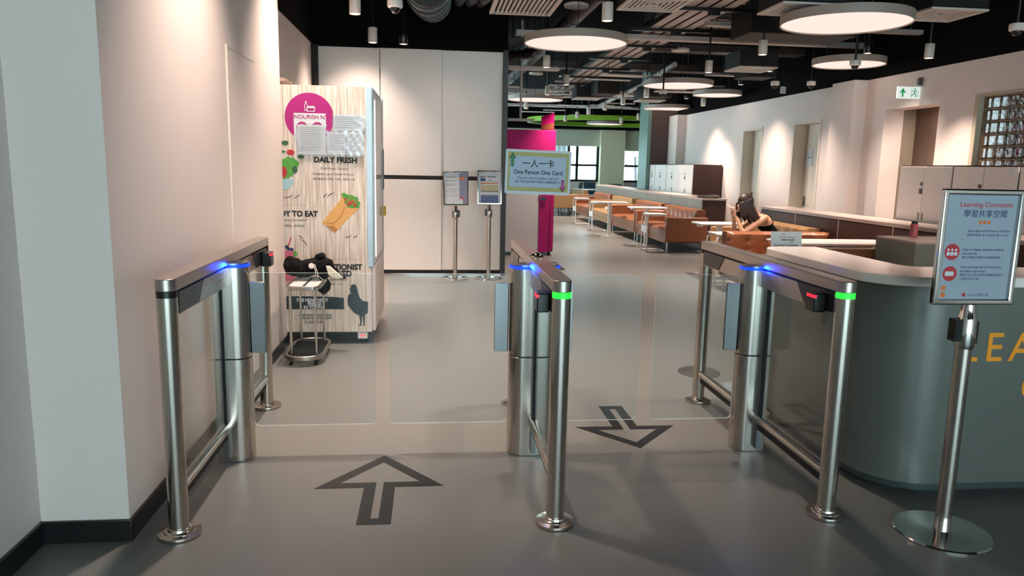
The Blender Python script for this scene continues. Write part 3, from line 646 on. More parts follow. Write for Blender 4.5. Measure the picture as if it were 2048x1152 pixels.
def leafs(m):
    for i,(x,y,r,s) in enumerate([(-1.135,1.49,.055,.7),(-1.10,1.475,.04,.8),(-1.19,1.47,.05,.6),(-1.15,1.42,.05,1),(-1.17,1.39,.04,.8)]):
        n=22; m.flat([(x+r*(1+.16*math.sin(5*a))*math.cos(a),y+r*s*(1+.16*math.cos(7*a))*math.sin(a)) for a in [2*PI*k/n for k in range(n)]],.0001*i)
pr('salad_leaves','leaf',leafs,.0010,'green salad leaves drawing')
pr('salad_leaves_dark','leafd',lambda m:(m.flat(circ(-1.165,1.638,.028,14,.018),0),m.flat(circ(-1.045,1.532,.028,14,.016),0),m.flat(circ(-1.095,1.43,.022,14,.03),.0006),m.flat(circ(-1.19,1.57,.03,14,.008),0)),.0012)
pr('salad_tomato','tom',lambda m:(m.flat(circ(-1.125,1.565,.030,18,.022),0),m.flat(circ(-1.19,1.41,.035,18,.045),.0008)),.0012)
pr('smoothie_print','pinkfruit',lambda m:(m.flat(circ(-1.19,.60,.085,24,.075),0),m.flat(rect(-1.2,.70,-1.12,.78),0)),.0006,'pink fruit drawing')
pr('smoothie_berries','inkn',lambda m:[m.flat(circ(x,y,.014,12),0) for x,y in((-1.16,.795),(-1.135,.79),(-1.175,.81))],.001)
pr('smoothie_straw','tom',lambda m:m.flat([(-1.175,.80),(-1.165,.80),(-1.135,.885),(-1.143,.888)],0),.0008)
pr('smoothie_leaf','leaf',lambda m:m.flat(circ(-1.11,.755,.016,12,.022),0),.0008)
# papers in plastic sleeves taped to the fridge side
M['sleeve']=glassmat('plastic_sleeve',(.97,.98,1),.10,.12)
for x0,x1,z0,z1,lb,k in [(-1.067,-.848,1.552,1.782,'large white notice sheet taped low left on the fridge side, over the circle',0),(-.787,-.545,1.74,1.868,'wide notice sheet taped highest on the fridge side, upper right',1),
        (-.838,-.690,1.555,1.730,'narrow notice sheet taped on the fridge side, between the two lowest others',2),(-.686,-.556,1.553,1.733,'notice sheet taped lowest right on the fridge side',3)]:
    p=thing('notice_sheet',lb,'notice',((x0+x1)/2,F0-.012-.002*k,(z0+z1)/2),0,'notices taped to the fridge side')
    w2,h2=(x1-x0)/2,(z1-z0)/2
    m=MB(); m.M=FR(0,0,0); m.box(-w2,w2,-h2,h2,-.001,.0); m.build('sheet','inkw',p)
    m=MB(); m.M=FR(0,0,0); lines(m,-w2+.02,h2-.02,w2*1.55,int(h2*2/.016)-2,.016,.0022,.0006,.6); m.build('sheet_text','inkgrey',p)
    m=MB(); m.M=FR(0,0,0); 
    nx=10; vs_=[(-w2-.012+(2*w2+.024)*i/nx,-h2-.01+(2*h2+.02)*j/6,.003+.003*math.sin(i*1.7+j*2.1+k)) for j in range(7) for i in range(nx+1)]
    m.add(vs_,[(j*(nx+1)+i,j*(nx+1)+i+1,(j+1)*(nx+1)+i+1,(j+1)*(nx+1)+i) for j in range(6) for i in range(nx)]); m.build('plastic_sleeve','sleeve',p)
tag(MB().ell((-1.21,6.36,2.122),(.06,.10,.036)).ell((-1.18,6.44,2.115),(.05,.06,.028)).build('dark_bundle','taupe'),'dark brown bundle lying on top of the vending fridge','bundle')
# ------------------------------------------------------------------ TROLLEY WITH BLACK BAGS
t=thing('umbrella_bag_stand','stainless steel stand with slatted tray and oval slatted base in front of the fridge','stand',(-.955,5.80,0))
def oval(hx,hy,r=.12): return rr(-hx,-hy,hx,hy,min(r,hx*.98),7)
m=MB(); m.ring(oval(.145,.32,.14),oval(.125,.30,.12),.045,.08); m.build('base_ring','steelh',t,.006)
m=MB(); [m.box(-.12,.12,-.26+i*.044,-.238+i*.044,.05,.07) for i in range(12)]; m.build('base_slats','rubber',t)
for x,y in((-.09,-.215),(.09,-.215),(-.09,.215),(.09,.215)):
    m=MB(); m.cyl((x,y,.08),(x,y,.57),.010,n=12); m.build('rod','steel',t)
m=MB(); m.ring(oval(.125,.25,.06),oval(.108,.232,.05),.562,.592); m.build('tray_rim','steelh',t,.004)
m=MB(); [m.box(-.11,.11,-.235+i*.05,-.20+i*.05,.567,.580) for i in range(10)]; m.build('tray_slats','whitem',t)
B(-.008,.008,-.235,.235,.578,.584).build('tray_bar','rubber',t)
for x,y in((-.09,-.24),(.09,-.24),(-.09,.24),(.09,.24)):
    m=MB(); m.cyl((x-.012,y,.023),(x+.012,y,.023),.023,n=14); m.build('caster','rubber',t)
m=MB()
for c_,r_ in [((-.09,-.02,.655),(.075,.08,.075)),((-.02,0,.63),(.12,.09,.055)),((.06,.0,.66),(.11,.09,.07)),((.11,0,.735),(.045,.05,.03)),((.14,.0,.665),(.07,.07,.065)),((.17,0,.625),(.075,.06,.045)),((-.12,.0,.70),(.045,.05,.04)),((.26,0,.572),(.05,.04,.015))]:
    m.ell(c_,r_,14)
for x in (.10,.125,.145): m.ell((x,.05,.495+.02*math.sin(x*90)),(.035,.035,.055),12)
m.ell((.12,.05,.57),(.035,.05,.06),12)
b=thing('bag_bundle','heap of crumpled black bags lying on the steel stand','bags',(-.985,5.95,.028))
hp=m.build('black_bags','cloth',b); rm=hp.modifiers.new('r','REMESH'); rm.mode='VOXEL'; rm.voxel_size=.008; rm.use_smooth_shade=True
tx=D.textures.new('crumple','CLOUDS'); tx.noise_scale=.05; dm=hp.modifiers.new('d','DISPLACE'); dm.texture=tx; dm.strength=.03; dm.mid_level=.5
m=MB(); m.add([(.165,-.10,.675),(.195,-.10,.675),(.295,-.09,.582),(.25,-.10,.572),(.185,-.10,.60),(.165,-.085,.675),(.195,-.085,.675),(.295,-.075,.582),(.25,-.085,.572),(.185,-.085,.60)],[(4,3,2,1,0),(5,6,7,8,9),(0,1,6,5),(1,2,7,6),(2,3,8,7),(3,4,9,8),(4,0,5,9)]); m.build('cream_flap','cream',b,.004,label='cream flap')
m=MB(); m.lathe([(0,0),(.018,0),(.02,.004),(.018,.008),(0,.009)],n=20); mm=MB(); mm.M=FR(.055,-.085,.675); mm.lathe([(.0,0),(.021,0),(.022,.005),(0,.008)],n=24); mm.build('round_tag','whitem',b,label='white disc')
m=MB(); m.tube([(.07,-.095,.69),(.085,-.10,.64),(.09,-.10,.60),(.10,-.10,.585),(.105,-.10,.61),(.09,-.10,.66),(.08,-.095,.69)],.0025,6); m.tube([(.105,-.10,.60),(.14,-.1,.57),(.17,-.1,.56)],.0015,5); m.build('white_string','whitem',b)
# ------------------------------------------------------------------ PINK VENDING MACHINE
t=thing('drinks_machine','magenta and white vending machine standing beyond the partition end','vending machine',(1.6,12.9,0))
B(-.50,.42,-.38,.38,.06,2.08).build('cabinet','pinkd',t,.006)
B(-.40,.42,-.40,-.38,1.72,2.08).build('header','pink',t,.004,label='magenta header')
B(-.40,.155,-.40,-.38,.06,1.72).build('front_panel','fbody',t,.004,label='off white front')
B(.160,.345,-.41,-.38,.06,1.719).build('door_panel','pink',t,.006,label='magenta door'); B(.355,.42,-.40,-.38,.1,1.719).build('side_column','pink',t,.006)
B(.19,.28,-.425,-.41,.93,.98).build('card_slot','blk',t); 
for x in (-.42,.36):
    m=MB(); m.cyl((x-.02,-.33,.03),(x+.02,-.33,.03),.03); m.build('caster','rubber',t); m=MB(); m.cyl((x-.02,.33,.03),(x+.02,.33,.03),.03); m.build('caster','rubber',t)
m=MB(); m.add([(.20,-.2,2.083),(.40,-.3,2.083),(.40,-.3,2.37),(.20,-.2,2.31),(.20,-.185,2.083),(.40,-.285,2.083),(.40,-.285,2.37),(.20,-.185,2.31)],[(0,1,2,3),(7,6,5,4),(0,4,5,1),(1,5,6,2),(2,6,7,3),(3,7,4,0)])
pz=thing('poster_board','tilted magenta poster board standing on the magenta vending machine','poster',(1.6,12.9,0)); m.build('board','pink',pz)
m=MB(); m.add([(.205,-.208,2.10),(.395,-.303,2.10),(.395,-.303,2.20),(.30,-.256,2.19),(.205,-.208,2.16)],[(0,1,2,3,4)]); m.build('picture','leather',pz)
m=MB(); m.tube([(1.06+.05*math.cos(a),11.9,.42+.11*math.sin(a)) for a in [2*PI*i/20 for i in range(20)]],.012,6,True); m.M=Matrix(); o=m.build('hose_coil','cream'); tag(o,'cream coiled hose hanging beside the magenta machine','hose')
tag(B(1.35,1.93,10.75,11.6,0,.008).build('floor_mat','rubber'),'dark mat lying on the floor before the magenta machine','mat')
tag(B(4.22,4.44,18.05,18.25,.452,.53).build('tissue_box','ctop',None,.006),'small pale box lying on the seat of the tan sofa in the row','box')
# ------------------------------------------------------------------ SOFAS
def ribbed(w_,d_,h_,nb,buttons,mb,x0,y0,z0,face='y',rad=.03,amp=.016):
    """cushion block with a quilted front; front faces -y ('y') or up ('z')"""
    nx=nb*6; nz=12
    def prof(u): return 1-(1-math.sin(PI*min(max(u,0),1)))**3
    vs=[]
    for j in range(nz+1):
        for i in range(nx+1):
            u=i/nx; v=j/nz; rib=abs(math.sin(PI*u*nb))**.5
            e=min(1,min(u,1-u)*w_/rad)*1.0; ev=min(1,min(v,1-v)*(h_ if face=='y' else d_)/rad)
            q=rad*(math.sqrt(max(0,1-(1-e)**2))*math.sqrt(max(0,1-(1-ev)**2))-1)
            dpt=q+amp*(rib-1)*min(e,ev)
            if buttons:
                bu=(u*nb)%1; bu=min(bu,1-bu)
                for bv in buttons: dpt-=.016*math.exp(-((bu*w_/nb)**2+((v-bv)*(h_ if face=='y' else d_))**2)/.0006)
            if face=='y': vs.append((x0+u*w_,y0-dpt,z0+v*h_))
            else: vs.append((x0+u*w_,y0+v*d_,z0+h_+dpt))
    fs=[(j*(nx+1)+i,j*(nx+1)+i+1,(j+1)*(nx+1)+i+1,(j+1)*(nx+1)+i) for j in range(nz) for i in range(nx)]
    # back side
    n0=len(vs)
    for j in range(nz+1):
        for i in range(nx+1):
            x,y,z=vs[j*(nx+1)+i]
            vs.append((x,y0+d_,z) if face=='y' else (x,y,z0))
    fs+=[tuple(n0+k for k in f)[::-1] for f in fs]
    N=nx+1
    for i in range(nx): fs.append((i+1,i,n0+i,n0+i+1)); a=nz*N+i; fs.append((a,a+1,n0+a+1,n0+a))
    for j in range(nz): a=j*N; b=(j+1)*N; fs.append((a,b,n0+b,n0+a)); a+=nx; b+=nx; fs.append((b,a,n0+a,n0+b))
    mb.add(vs,fs)
def sofa(L,lm,label,loc,rz,group=None,armw=.075,nb=7,legm='chrome',arms=True,bh=.34):
    t=thing('sofa',label,'sofa',loc,rz,group)
    h=L/2
    B(-h+armw,h-armw,-.36,.34,.17,.30).build('base',lm,t,.012)
    m=MB(); ribbed(L-2*armw-.01,.56,.14,nb,[.5],m,-h+armw+.005,-.37,.30,'z',.035,.008); m.build('seat_cushion',lm,t)
    m=MB(); ribbed(L-2*armw-.01,.19,bh,nb,[.33,.66],m,-h+armw+.005,.17,.43,'y',.04,.02); m.build('back_cushion',lm,t)
    B(-h+armw,h-armw,.34,.39,.2,.40+bh*.6).build('back_frame',lm,t,.01)
    for s in (-1,1):
        if arms: a,b=sorted((s*h,s*(h-armw)))
        if arms: B(a,b,-.38,.39,.20,.64).build('arm',lm,t,.022,seg=4)
        for y in (-.33,.33):
            m=MB(); m.cyl((s*(h-.05),y,0),(s*(h-.05),y,.2),.012,.014,12); m.build('leg',legm,t)
    return t
sx=4.50
s1=sofa(2.06,'leather','cognac leather sofa with chrome legs, nearest in the row along the low wall',(sx,14.0,0),-PI/2,'sofas along the low wall')
for y,lmn,lb in((16.16,'leather','cognac leather sofa, second in the row along the low wall'),(18.5,'tan','tan leather sofa, third in the row, between two cognac ones'),(20.75,'leather','cognac leather sofa, fourth in the row along the low wall'),(24.35,'tan','tan leather sofa at the far end of the row along the low wall')):
    c=dup(s1,(sx,y,0),-PI/2,lb,'sofas along the low wall')
    if lmn=='tan':
        for ch in c.children:
            if ch.data.materials[0]==M['leather']:
                ch.data=ch.data.copy(); ch.data.materials[0]=M['tan']
sofa(1.1,'tan','tan leather armchair with black splayed legs, seen from behind at the far end of the aisle',(4.15,22.2,0),PI,None,legm='blk') if False else None
t=thing('lounge_armchair','tan leather armchair on black splayed legs seen from behind at the end of the aisle','armchair',(3.3,22.9,0))
B(-1.05,1.05,-.36,-.27,.24,.66).build('back_frame','tan',t,.02,seg=3); B(-1.0,.85,-.26,-.10,.44,.76).build('back_cushion','tan',t,.04,seg=4); B(-1.02,1.02,-.27,.36,.24,.44).build('seat','tan',t,.03)
for s in(-1,1): B(*sorted((s*1.05,s*.95)),-.27,.38,.26,.62).build('arm','tan',t,.03)
for x in(-.95,-.1,.60,.95):
    for y in(-.28,.30):
        m=MB(); m.cyl((x*.95,y*.8,.26),(x,y,0),.018,.010,10); m.build('leg','blk',t)
sofa(1.34,'leather','cognac tufted leather sofa facing the entrance beyond the long white table',(4.27,8.70,0),0,nb=5,armw=.0,arms=False,bh=.31)
sofa(1.30,'leather','cognac leather sofa with its back to the reception counter, before the long white table',(4.25,7.13,0),PI,nb=5)
sofa(2.0,'tan','tan leather sofa along the brown low wall behind the seated woman',(4.60,10.12,0),-PI/2)
# ------------------------------------------------------------------ LOW WALLS / LOCKERS
t=thing('low_partition','long waist high grey green partition with pale ledge behind the sofa row','low wall',(5.15,18,0))
B(-.22,.22,-4.6,4.6,0,.93).build('carcass','brown',t,.004); B(-.235,.235,-4.61,4.61,.93,.965).build('ledge','ltop',t,.003)
for i in range(10):
    B(-.235,-.22,-4.6+i*.92+.006,-4.6+(i+1)*.92-.006,.05,.93).build('face_panel','ggreen',t,.002)
t=thing('low_partition','waist high glossy brown partition with pale ledge behind the tan sofa','low wall',(5.2,8.0,0))
B(-.20,.22,-2.6,3.05,0,.915).build('carcass','brown',t,.004); B(-.215,.235,-2.61,3.06,.915,.955).build('ledge','ltop',t,.003)
for i in range(5):
    B(-.214,-.20,-2.55+i*1.12+.01,-2.55+(i+1)*1.12-.01,.05,.90).build('face_panel','brown',t,.002)
m=MB(); [m.box(-.216,-.205,-2.55+i*1.12-.008,-2.55+i*1.12+.008,.05,.915) for i in range(1,5)]; m.build('metal_joint','ltop',t)
def locker(loc,label,grp,dark,first=None):
    if first: return dup(first,loc,0,label,grp)
    t=thing('locker',label,'locker',loc,0,grp); W=.915
    B(0,.63,-W/2,W/2,0,1.59).build('carcass','brown',t,.003)
    for s in (-1,1):
        a,b=sorted((s*.004,s*(W/2-.012))); d=B(-.018,0,a,b,.08,1.575).build('door','white',t,.002)
        B(-.022,-.018,s*.035-.012,s*.035+.012,.98,1.06).build('pull','mlock',d)
    B(-.026,-.018,.012,.05,1.36,1.40).build('lock','mlock',t); B(-.028,-.018,.01,.055,1.27,1.33).build('padlock','blk',t)
    B(-.020,-.018,-.41,-.33,1.50,1.56).build('number_label','paper',t)
    return t
lk=None
ys=[15.62+.457+i*.92 for i in range(4)]
nm=['white two door locker with dark end panel, nearest of the far locker row','white two door locker, second nearest of the far row beyond the low wall','white two door locker, third of the far row beyond the low wall','white two door locker, farthest of the far row by the brown wall end']
lk=locker((5.5,ys[0],0),nm[0],'far lockers',0)
for y,l in zip(ys[1:],nm[1:]):
    o=locker((5.5,y,0),l,'far lockers',0,lk)
    if y>18.5: o.location.y=18.61; o.scale.y=.5
for y,l in zip([8.44-.457,8.44-1.377,8.44-2.297,8.44-3.217],['white two door locker beside the corridor opening','white two door locker below the glass block window, behind the sign stand','white two door locker below the glass blocks at the right edge of the photo','white two door locker beyond the right edge of the near row']): locker((5.5,y,0),l,'near lockers',0,lk)
tag(MB().ell((5.14,13.72,.985),(.20,.30,.028)).ell((5.2,13.6,1.0),(.12,.18,.03)).build('folded_bag','dark'),'flat dark bag lying on the near end of the long low partition','bag')
t=thing('water_bottle','red patterned water bottle with black lid on the grey desk','bottle',(4.50,6.62,.905))
# on the back desk
m=MB(); m.lathe([(.0,0),(.030,0),(.034,.005),(.034,.115),(.029,.125)],n=24); m.build('bottle_body','wbottle',t); m=MB(); m.lathe([(.027,.125),(.027,.148),(.022,.152),(0,.152)],n=20); m.build('lid','blk',t)
# ------------------------------------------------------------------ TABLES
def ttable(loc,label,w_=.70,d_=.42,h_=.755,rz=0):
    t=thing('laptop_table',label,'side table',loc,rz,'white T leg laptop tables')
    m=MB(); m.prism(rr(-w_/2,-d_/2,w_/2,d_/2,.05),h_-.022,h_); m.build('table_top','whitem',t,.004)
    B(-.035,.035,-.025,.025,.02,h_-.022).build('column','whitem',t,.004)
    m=MB(); m.box(-.27,.22,.13,.17,.0,.022); m.box(-.22,.27,-.17,-.13,.0,.022); m.box(-.03,.03,-.15,.15,.002,.02); m.build('foot','whitem',t,.006)
    B(-w_/2+.03,-w_/2+.10,-.03,.03,h_-.055,h_-.022).build('lever','whitem',t)
    return t
tt=ttable((4.10,14.13,0),'white laptop table on a single leg before the nearest cognac sofa')
dup(tt,(3.84,16.12,0),0,'white laptop table on a single leg before the second cognac sofa')
dup(tt,(4.02,10.22,0),0,'white laptop table on a single leg beside the seated woman')
def ctable(loc,label,h_=.665):
    t=thing('side_table',label,'side table',loc,0,'white tube frame side tables')
    m=MB(); m.prism(rr(-.18,-.2,.18,.2,.04),h_,h_+.018); m.build('table_top','whitem',t,.003)
    for y in (-.17,.17):
        m=MB(); r=.05; P_=[(.18,y,h_-.012),(-.13,y,h_-.012)]+[(-.13-r*math.sin(a),y,h_-.012-r+r*math.cos(a)) for a in [PI/2*i/5 for i in range(1,6)]]
        P_+=[(-.18,y,.012+r)]+[(-.18+r-r*math.cos(a),y,.012+r-r*math.sin(a)) for a in [PI/2*i/5 for i in range(1,6)]]+[(.18,y,.012)]
        m.tube(P_,.0115,8); m.build('tube_frame','whitem',t)
    B(-.19,-.17,-.17,.17,h_*.52,h_*.70).build('cross_plate','whitem',t)
    m=MB(); m.cyl((.17,-.17,.012),(.17,.17,.012),.0115,n=8); m.build('base_bar','whitem',t); return t
ct=ctable((4.02,13.36,0),'white tube frame side table at the arm of the nearest cognac sofa')
dup(ct,(3.90,17.50,0),0,'white tube frame side table before the tan sofa in the row')
dup(ct,(3.90,19.62,0),0,'white tube frame side table before the fourth sofa in the row')
dup(ct,(3.80,9.42,0),0,'low white tube frame side table beside the seated woman, left of the tufted sofa')
t=thing('long_table','long white table between the two facing cognac sofas','table',(4.33,7.72,0))
m=MB(); m.prism(rr(-.65,-.27,.65,.27,.03),.725,.75); m.build('table_top','whitem',t,.004)
for s in (-1,1):
    B(s*.5-.03,s*.5+.03,-.03,.03,.03,.725).build('column','whitem',t,.004); B(s*.5-.03,s*.5+.03,-.25,.25,0,.03).build('foot','whitem',t,.006)
# foot plates visible through gate: round dark base behind the right gate
t=thing('floor_disc','round flat dark stand base on the floor beyond the right gate','base',(1.98,5.25,0))
m=MB(); m.lathe([(.155,0),(.155,.006),(.14,.012),(.03,.014),(.02,.02)],n=40); m.build('base_disc','mlock',t)
# ------------------------------------------------------------------ FAR TABLES, CHAIRS
t=thing('round_table','round pale table by the far window','table',(5.55,25.6,0))
m=MB(); m.lathe([(.0,.70),(.52,.70),(.53,.715),(.52,.73),(0,.73)],n=36); m.build('table_top','whitem',t); m=MB(); m.lathe([(.25,0),(.25,.02),(.04,.04),(.035,.70)],n=20); m.build('pedestal','shade',t)
def mchair(loc,rz,label):
    t=thing('mesh_chair',label,'chair',loc,rz,'dark mesh chairs by the far windows')
    B(-.23,.23,-.22,.22,.42,.47).build('seat','bluech',t,.02); 
    m=MB(); m.add([(-.2,.2,.52),(.2,.2,.52),(.22,.28,.95),(-.22,.28,.95),(-.2,.22,.52),(.2,.22,.52),(.22,.30,.95),(-.22,.30,.95)],[(0,1,2,3),(7,6,5,4),(0,4,5,1),(1,5,6,2),(2,6,7,3),(3,7,4,0)]); m.build('backrest','bluech',t)
    for s in(-1,1):
        m=MB(); m.tube([(s*.24,.2,.45),(s*.25,.18,.66),(s*.25,-.15,.66)],.012,6); m.build('armrest','blk',t)
        for y in(-.2,.2): m=MB(); m.cyl((s*.12,y*.3,.42),(s*.24,y*1.2,0),.012); m.build('leg','blk',t)
    return t
c1=mchair((6.15,24.9,0),PI*.85,'dark blue mesh chair right of the round far table')
dup(c1,(4.9,26.2,0),PI*1.35,'dark mesh chair left of the round far table')
dup(c1,(5.6,26.5,0),0,'dark mesh chair behind the round far table')
dup(c1,(7.35,25.9,0),PI*.5,'dark mesh chair under the distant person in white')
dup(c1,(6.8,24.9,0),-PI*.5,'empty dark mesh chair in front of the far right window')
# ------------------------------------------------------------------ PEOPLE
def cap(m,a,b,r0,r1,n=5):
    a=Vector(a); b=Vector(b); m.cyl(a,b,r0,r1,14); m.ell(a,(r0,)*3,12); m.ell(b,(r1,)*3,12)
def remesh(o,v,sm=4):
    r=o.modifiers.new('remesh','REMESH'); r.mode='VOXEL'; r.voxel_size=v; r.use_smooth_shade=True
    s=o.modifiers.new('smooth','SMOOTH'); s.factor=.5; s.iterations=sm
# seated woman with a phone (faces -x)
wy=9.72
t=thing('person','person with long dark hair in a black strap top, seated and looking at a phone','person',(4.5,wy,0))
R_=lambda ax,a: Matrix.Rotation(math.radians(a),3,ax)
m=MB()
H=Vector((-.335,0,1.055))
m.ell(H,(.088,.072,.108),20,R_('Y',-40)); m.ell(H+Vector((-.050,0,-.055)),(.055,.052,.055),14)
m.ell(H+Vector((-.098,0,-.032)),(.017,.012,.020),10); m.ell(H+Vector((-.088,0,-.065)),(.012,.022,.008),10); m.ell(H+Vector((-.080,0,-.095)),(.022,.024,.018),10)
for s in(-1,1): m.ell(H+Vector((.005,s*.068,-.02)),(.014,.010,.024),10)
cap(m,(-.14,0,.88),(-.285,0,.985),.052,.046)
m.ell((.10,0,.53),(.15,.17,.10),18); m.ell((.03,0,.67),(.095,.135,.15),18,R_('Y',-25)); m.ell((-.055,0,.805),(.095,.155,.125),18,R_('Y',-30)); m.ell((-.11,0,.875),(.07,.165,.045),16)
hands=[]
for s in(-1,1):
    sh=(-.115,s*.162,.868); el=(-.40,s*.135,.668); wr=(-.47,s*.055,.865); hd=(-.495,s*.038,.925)
    cap(m,sh,el,.043,.034); cap(m,el,wr,.034,.022); m.ell(hd,(.020,.034,.042),12)
    for k in range(4):
        y0=s*.035+(k-1.5)*.017; L=.05-.005*abs(k-1.5); p0=(hd[0]-.005,y0,hd[2]+.03); p1=(hd[0]-.022,y0-s*.012,hd[2]+.03+L*.6); p2=(hd[0]-.018+.014,y0-s*.028,hd[2]+.04+L*.85)
        cap(m,p0,p1,.0085,.0078); cap(m,p1,p2,.0078,.0068)
    cap(m,(hd[0]+.012,s*.045,hd[2]-.005),(hd[0]+.03,s*.015,hd[2]+.03),.010,.008)
    cap(m,(.05,s*.09,.52),(-.36,s*.10,.52),.078,.055); cap(m,(-.36,s*.10,.52),(-.33,s*.10,.10),.052,.034); cap(m,(-.33,s*.10,.06),(-.46,s*.10,.035),.036,.024)
bd=m.build('body','skin',t); remesh(bd,.0055,3)
m=MB(); m.ell((.035,0,.655),(.103,.145,.158),20,R_('Y',-25)); m.ell((-.04,0,.77),(.098,.152,.085),18,R_('Y',-28)); m.ell((.10,0,.56),(.155,.175,.10),18)
for s in(-1,1): m.tube([(.04,s*.075,.80),(-.005,s*.085,.888),(-.085,s*.088,.930),(-.16,s*.08,.885)],.007,6)
o=m.build('strap_top','cloth',t); remesh(o,.006,2)
m=MB()
for s in(-1,1): cap(m,(.07,s*.09,.52),(-.36,s*.10,.522),.086,.062); cap(m,(-.36,s*.10,.522),(-.335,s*.10,.13),.06,.05)
m.ell((.10,0,.52),(.16,.18,.095),16); o=m.build('trousers','jeans',t); remesh(o,.007,2)
m=MB(); m.ell(H+Vector((.004,0,.024)),(.108,.089,.112),20,R_('Y',-38))
for i in range(38):   # locks down the back of the head onto the shoulders
    a=-1.9+3.8*i/37; x=.075*math.cos(a); y=.082*math.sin(a); top=H+Vector((x*.6+.01,y,.03)); ln=random.uniform(.27,.38)
    m.tube([top,top+Vector((.03*math.cos(a)+.02,y*.12,-.09)),top+Vector((.07+.03*math.cos(a),y*.35,-.18)),top+Vector((.10*abs(math.cos(a))+.085,y*.5,-ln*.85))],[.022,.023,.020,.006],6)
for s_ in (-1,1):     # locks falling beside the face
    for k in range(10):
        st=H+Vector((.045-.0150*k,s_*(.080-.0030*k),.068-.007*k)); l=random.uniform(.24,.36)-.006*k; u=random.uniform(-.01,.01)
        m.tube([st,st+Vector((.004+u*.3,s_*.014,-.08)),st+Vector((.016+u,s_*.020,-.17)),st+Vector((.05+u,s_*(.016+u*.4),-l))],[.023,.022,.017,.004],6)
o=m.build('hair','hair',t); remesh(o,.006,3)
ph=thing('smartphone','white cased smartphone held up in both hands by the seated person','phone',(4.5-.52,wy,.985))
ph.rotation_euler=(0,math.radians(32),0)
B(-.078,.078,-.037,.037,.0,.009).build('phone_case','whitem',ph,.003); B(-.072,.072,-.033,.033,.009,.010).build('phone_screen','blk',ph)
# distant person in white
t=thing('person','distant person in a white top seated at the far right window, back half turned','person',(7.22,25.9,0))
m=MB(); m.ell((-.0,0,1.22),(.09,.08,.11),16); cap(m,(.0,0,1.02),(0,0,1.12),.05,.05); m.ell((0,0,.55),(.16,.18,.12),14); m.ell((0,0,.75),(.12,.16,.2),14); m.ell((0,0,.93),(.11,.19,.09),14)
for s in(-1,1): cap(m,(0,s*.19,.95),(.12,s*.22,.72),.045,.038); cap(m,(.12,s*.22,.72),(.34,s*.15,.76),.036,.025); m.ell((.38,s*.14,.765),(.045,.03,.018),10); cap(m,(.05,s*.09,.52),(.42,s*.1,.52),.08,.06); cap(m,(.42,s*.1,.52),(.42,s*.1,.08),.055,.04); cap(m,(.42,s*.1,.05),(.52,s*.1,.04),.04,.03)
remesh(m.build('body','skin',t),.011,2)
m=MB(); m.ell((0,0,.76),(.14,.18,.22),16); m.ell((0,0,.93),(.125,.205,.10),16)
for s in(-1,1): cap(m,(0,s*.19,.95),(.12,s*.22,.73),.056,.05)
remesh(m.build('shirt','wcloth',t),.011,2)
m=MB(); m.ell((-.01,0,1.26),(.105,.098,.11),16); m.ell((-.04,0,1.17),(.075,.09,.11),14); remesh(m.build('hair','hair',t),.012,1)
m=MB()
for s in(-1,1): cap(m,(.0,s*.09,.52),(.42,s*.1,.52),.09,.068); cap(m,(.42,s*.1,.52),(.42,s*.1,.10),.064,.052)
remesh(m.build('trousers','jeans',t),.012,1)
# ------------------------------------------------------------------ CEILING: PENDANTS
def pendant(r,label,loc,first=None):
    if first: return dup(first,loc,0,label,'round pendant lamps')
    t=thing('pendant_lamp',label,'ceiling lamp',loc,0,'round pendant lamps')
    m=MB(); m.ring(circ(0,0,r,72),circ(0,0,r-.012,72),0,.085); m.prism(circ(0,0,r-.004,72),.075,.085); m.build('rim','lampf',t)
    m=MB(); m.prism(circ(0,0,r-.013,72),.012,.02); m.build('diffuser','disc',t,label='glowing white disc')
    m=MB()
    for i in range(3):
        a=2*PI*i/3+.4; m.cyl((r*.6*math.cos(a),r*.6*math.sin(a),.08),(r*.6*math.cos(a),r*.6*math.sin(a),1.07),.004,n=6)
    m.build('cables','blk',t)
    return t
PZ=2.925
p1=pendant(.61,'large round pendant lamp nearest the white partition, left of the cable trays',(1.675,9.11,PZ))
pendant(0,'large round pendant lamp nearest the right edge of the photo',(4.016,7.30,PZ),p1)
pendant(0,'large round pendant lamp in the middle of the lounge ceiling above the nearest sofa',(4.28,13.22,PZ),p1)
pendant(0,'large round pendant lamp above the magenta vending machine',(2.24,16.9,PZ),p1)
pendant(0,'large round pendant lamp farther back, below another in the photo',(5.97,18.41,PZ),p1).location=(5.75,18.41,PZ)
p2=pendant(.47,'small round pendant lamp with a dome camera before it, above the doors',(5.60,10.0,PZ))
pendant(0,'small round pendant lamp right of the middle of the ceiling',(5.55,14.66,PZ),p2)
pendant(0,'round pendant lamp farthest back under the lime green band',(5.8,25.6,PZ),p1)
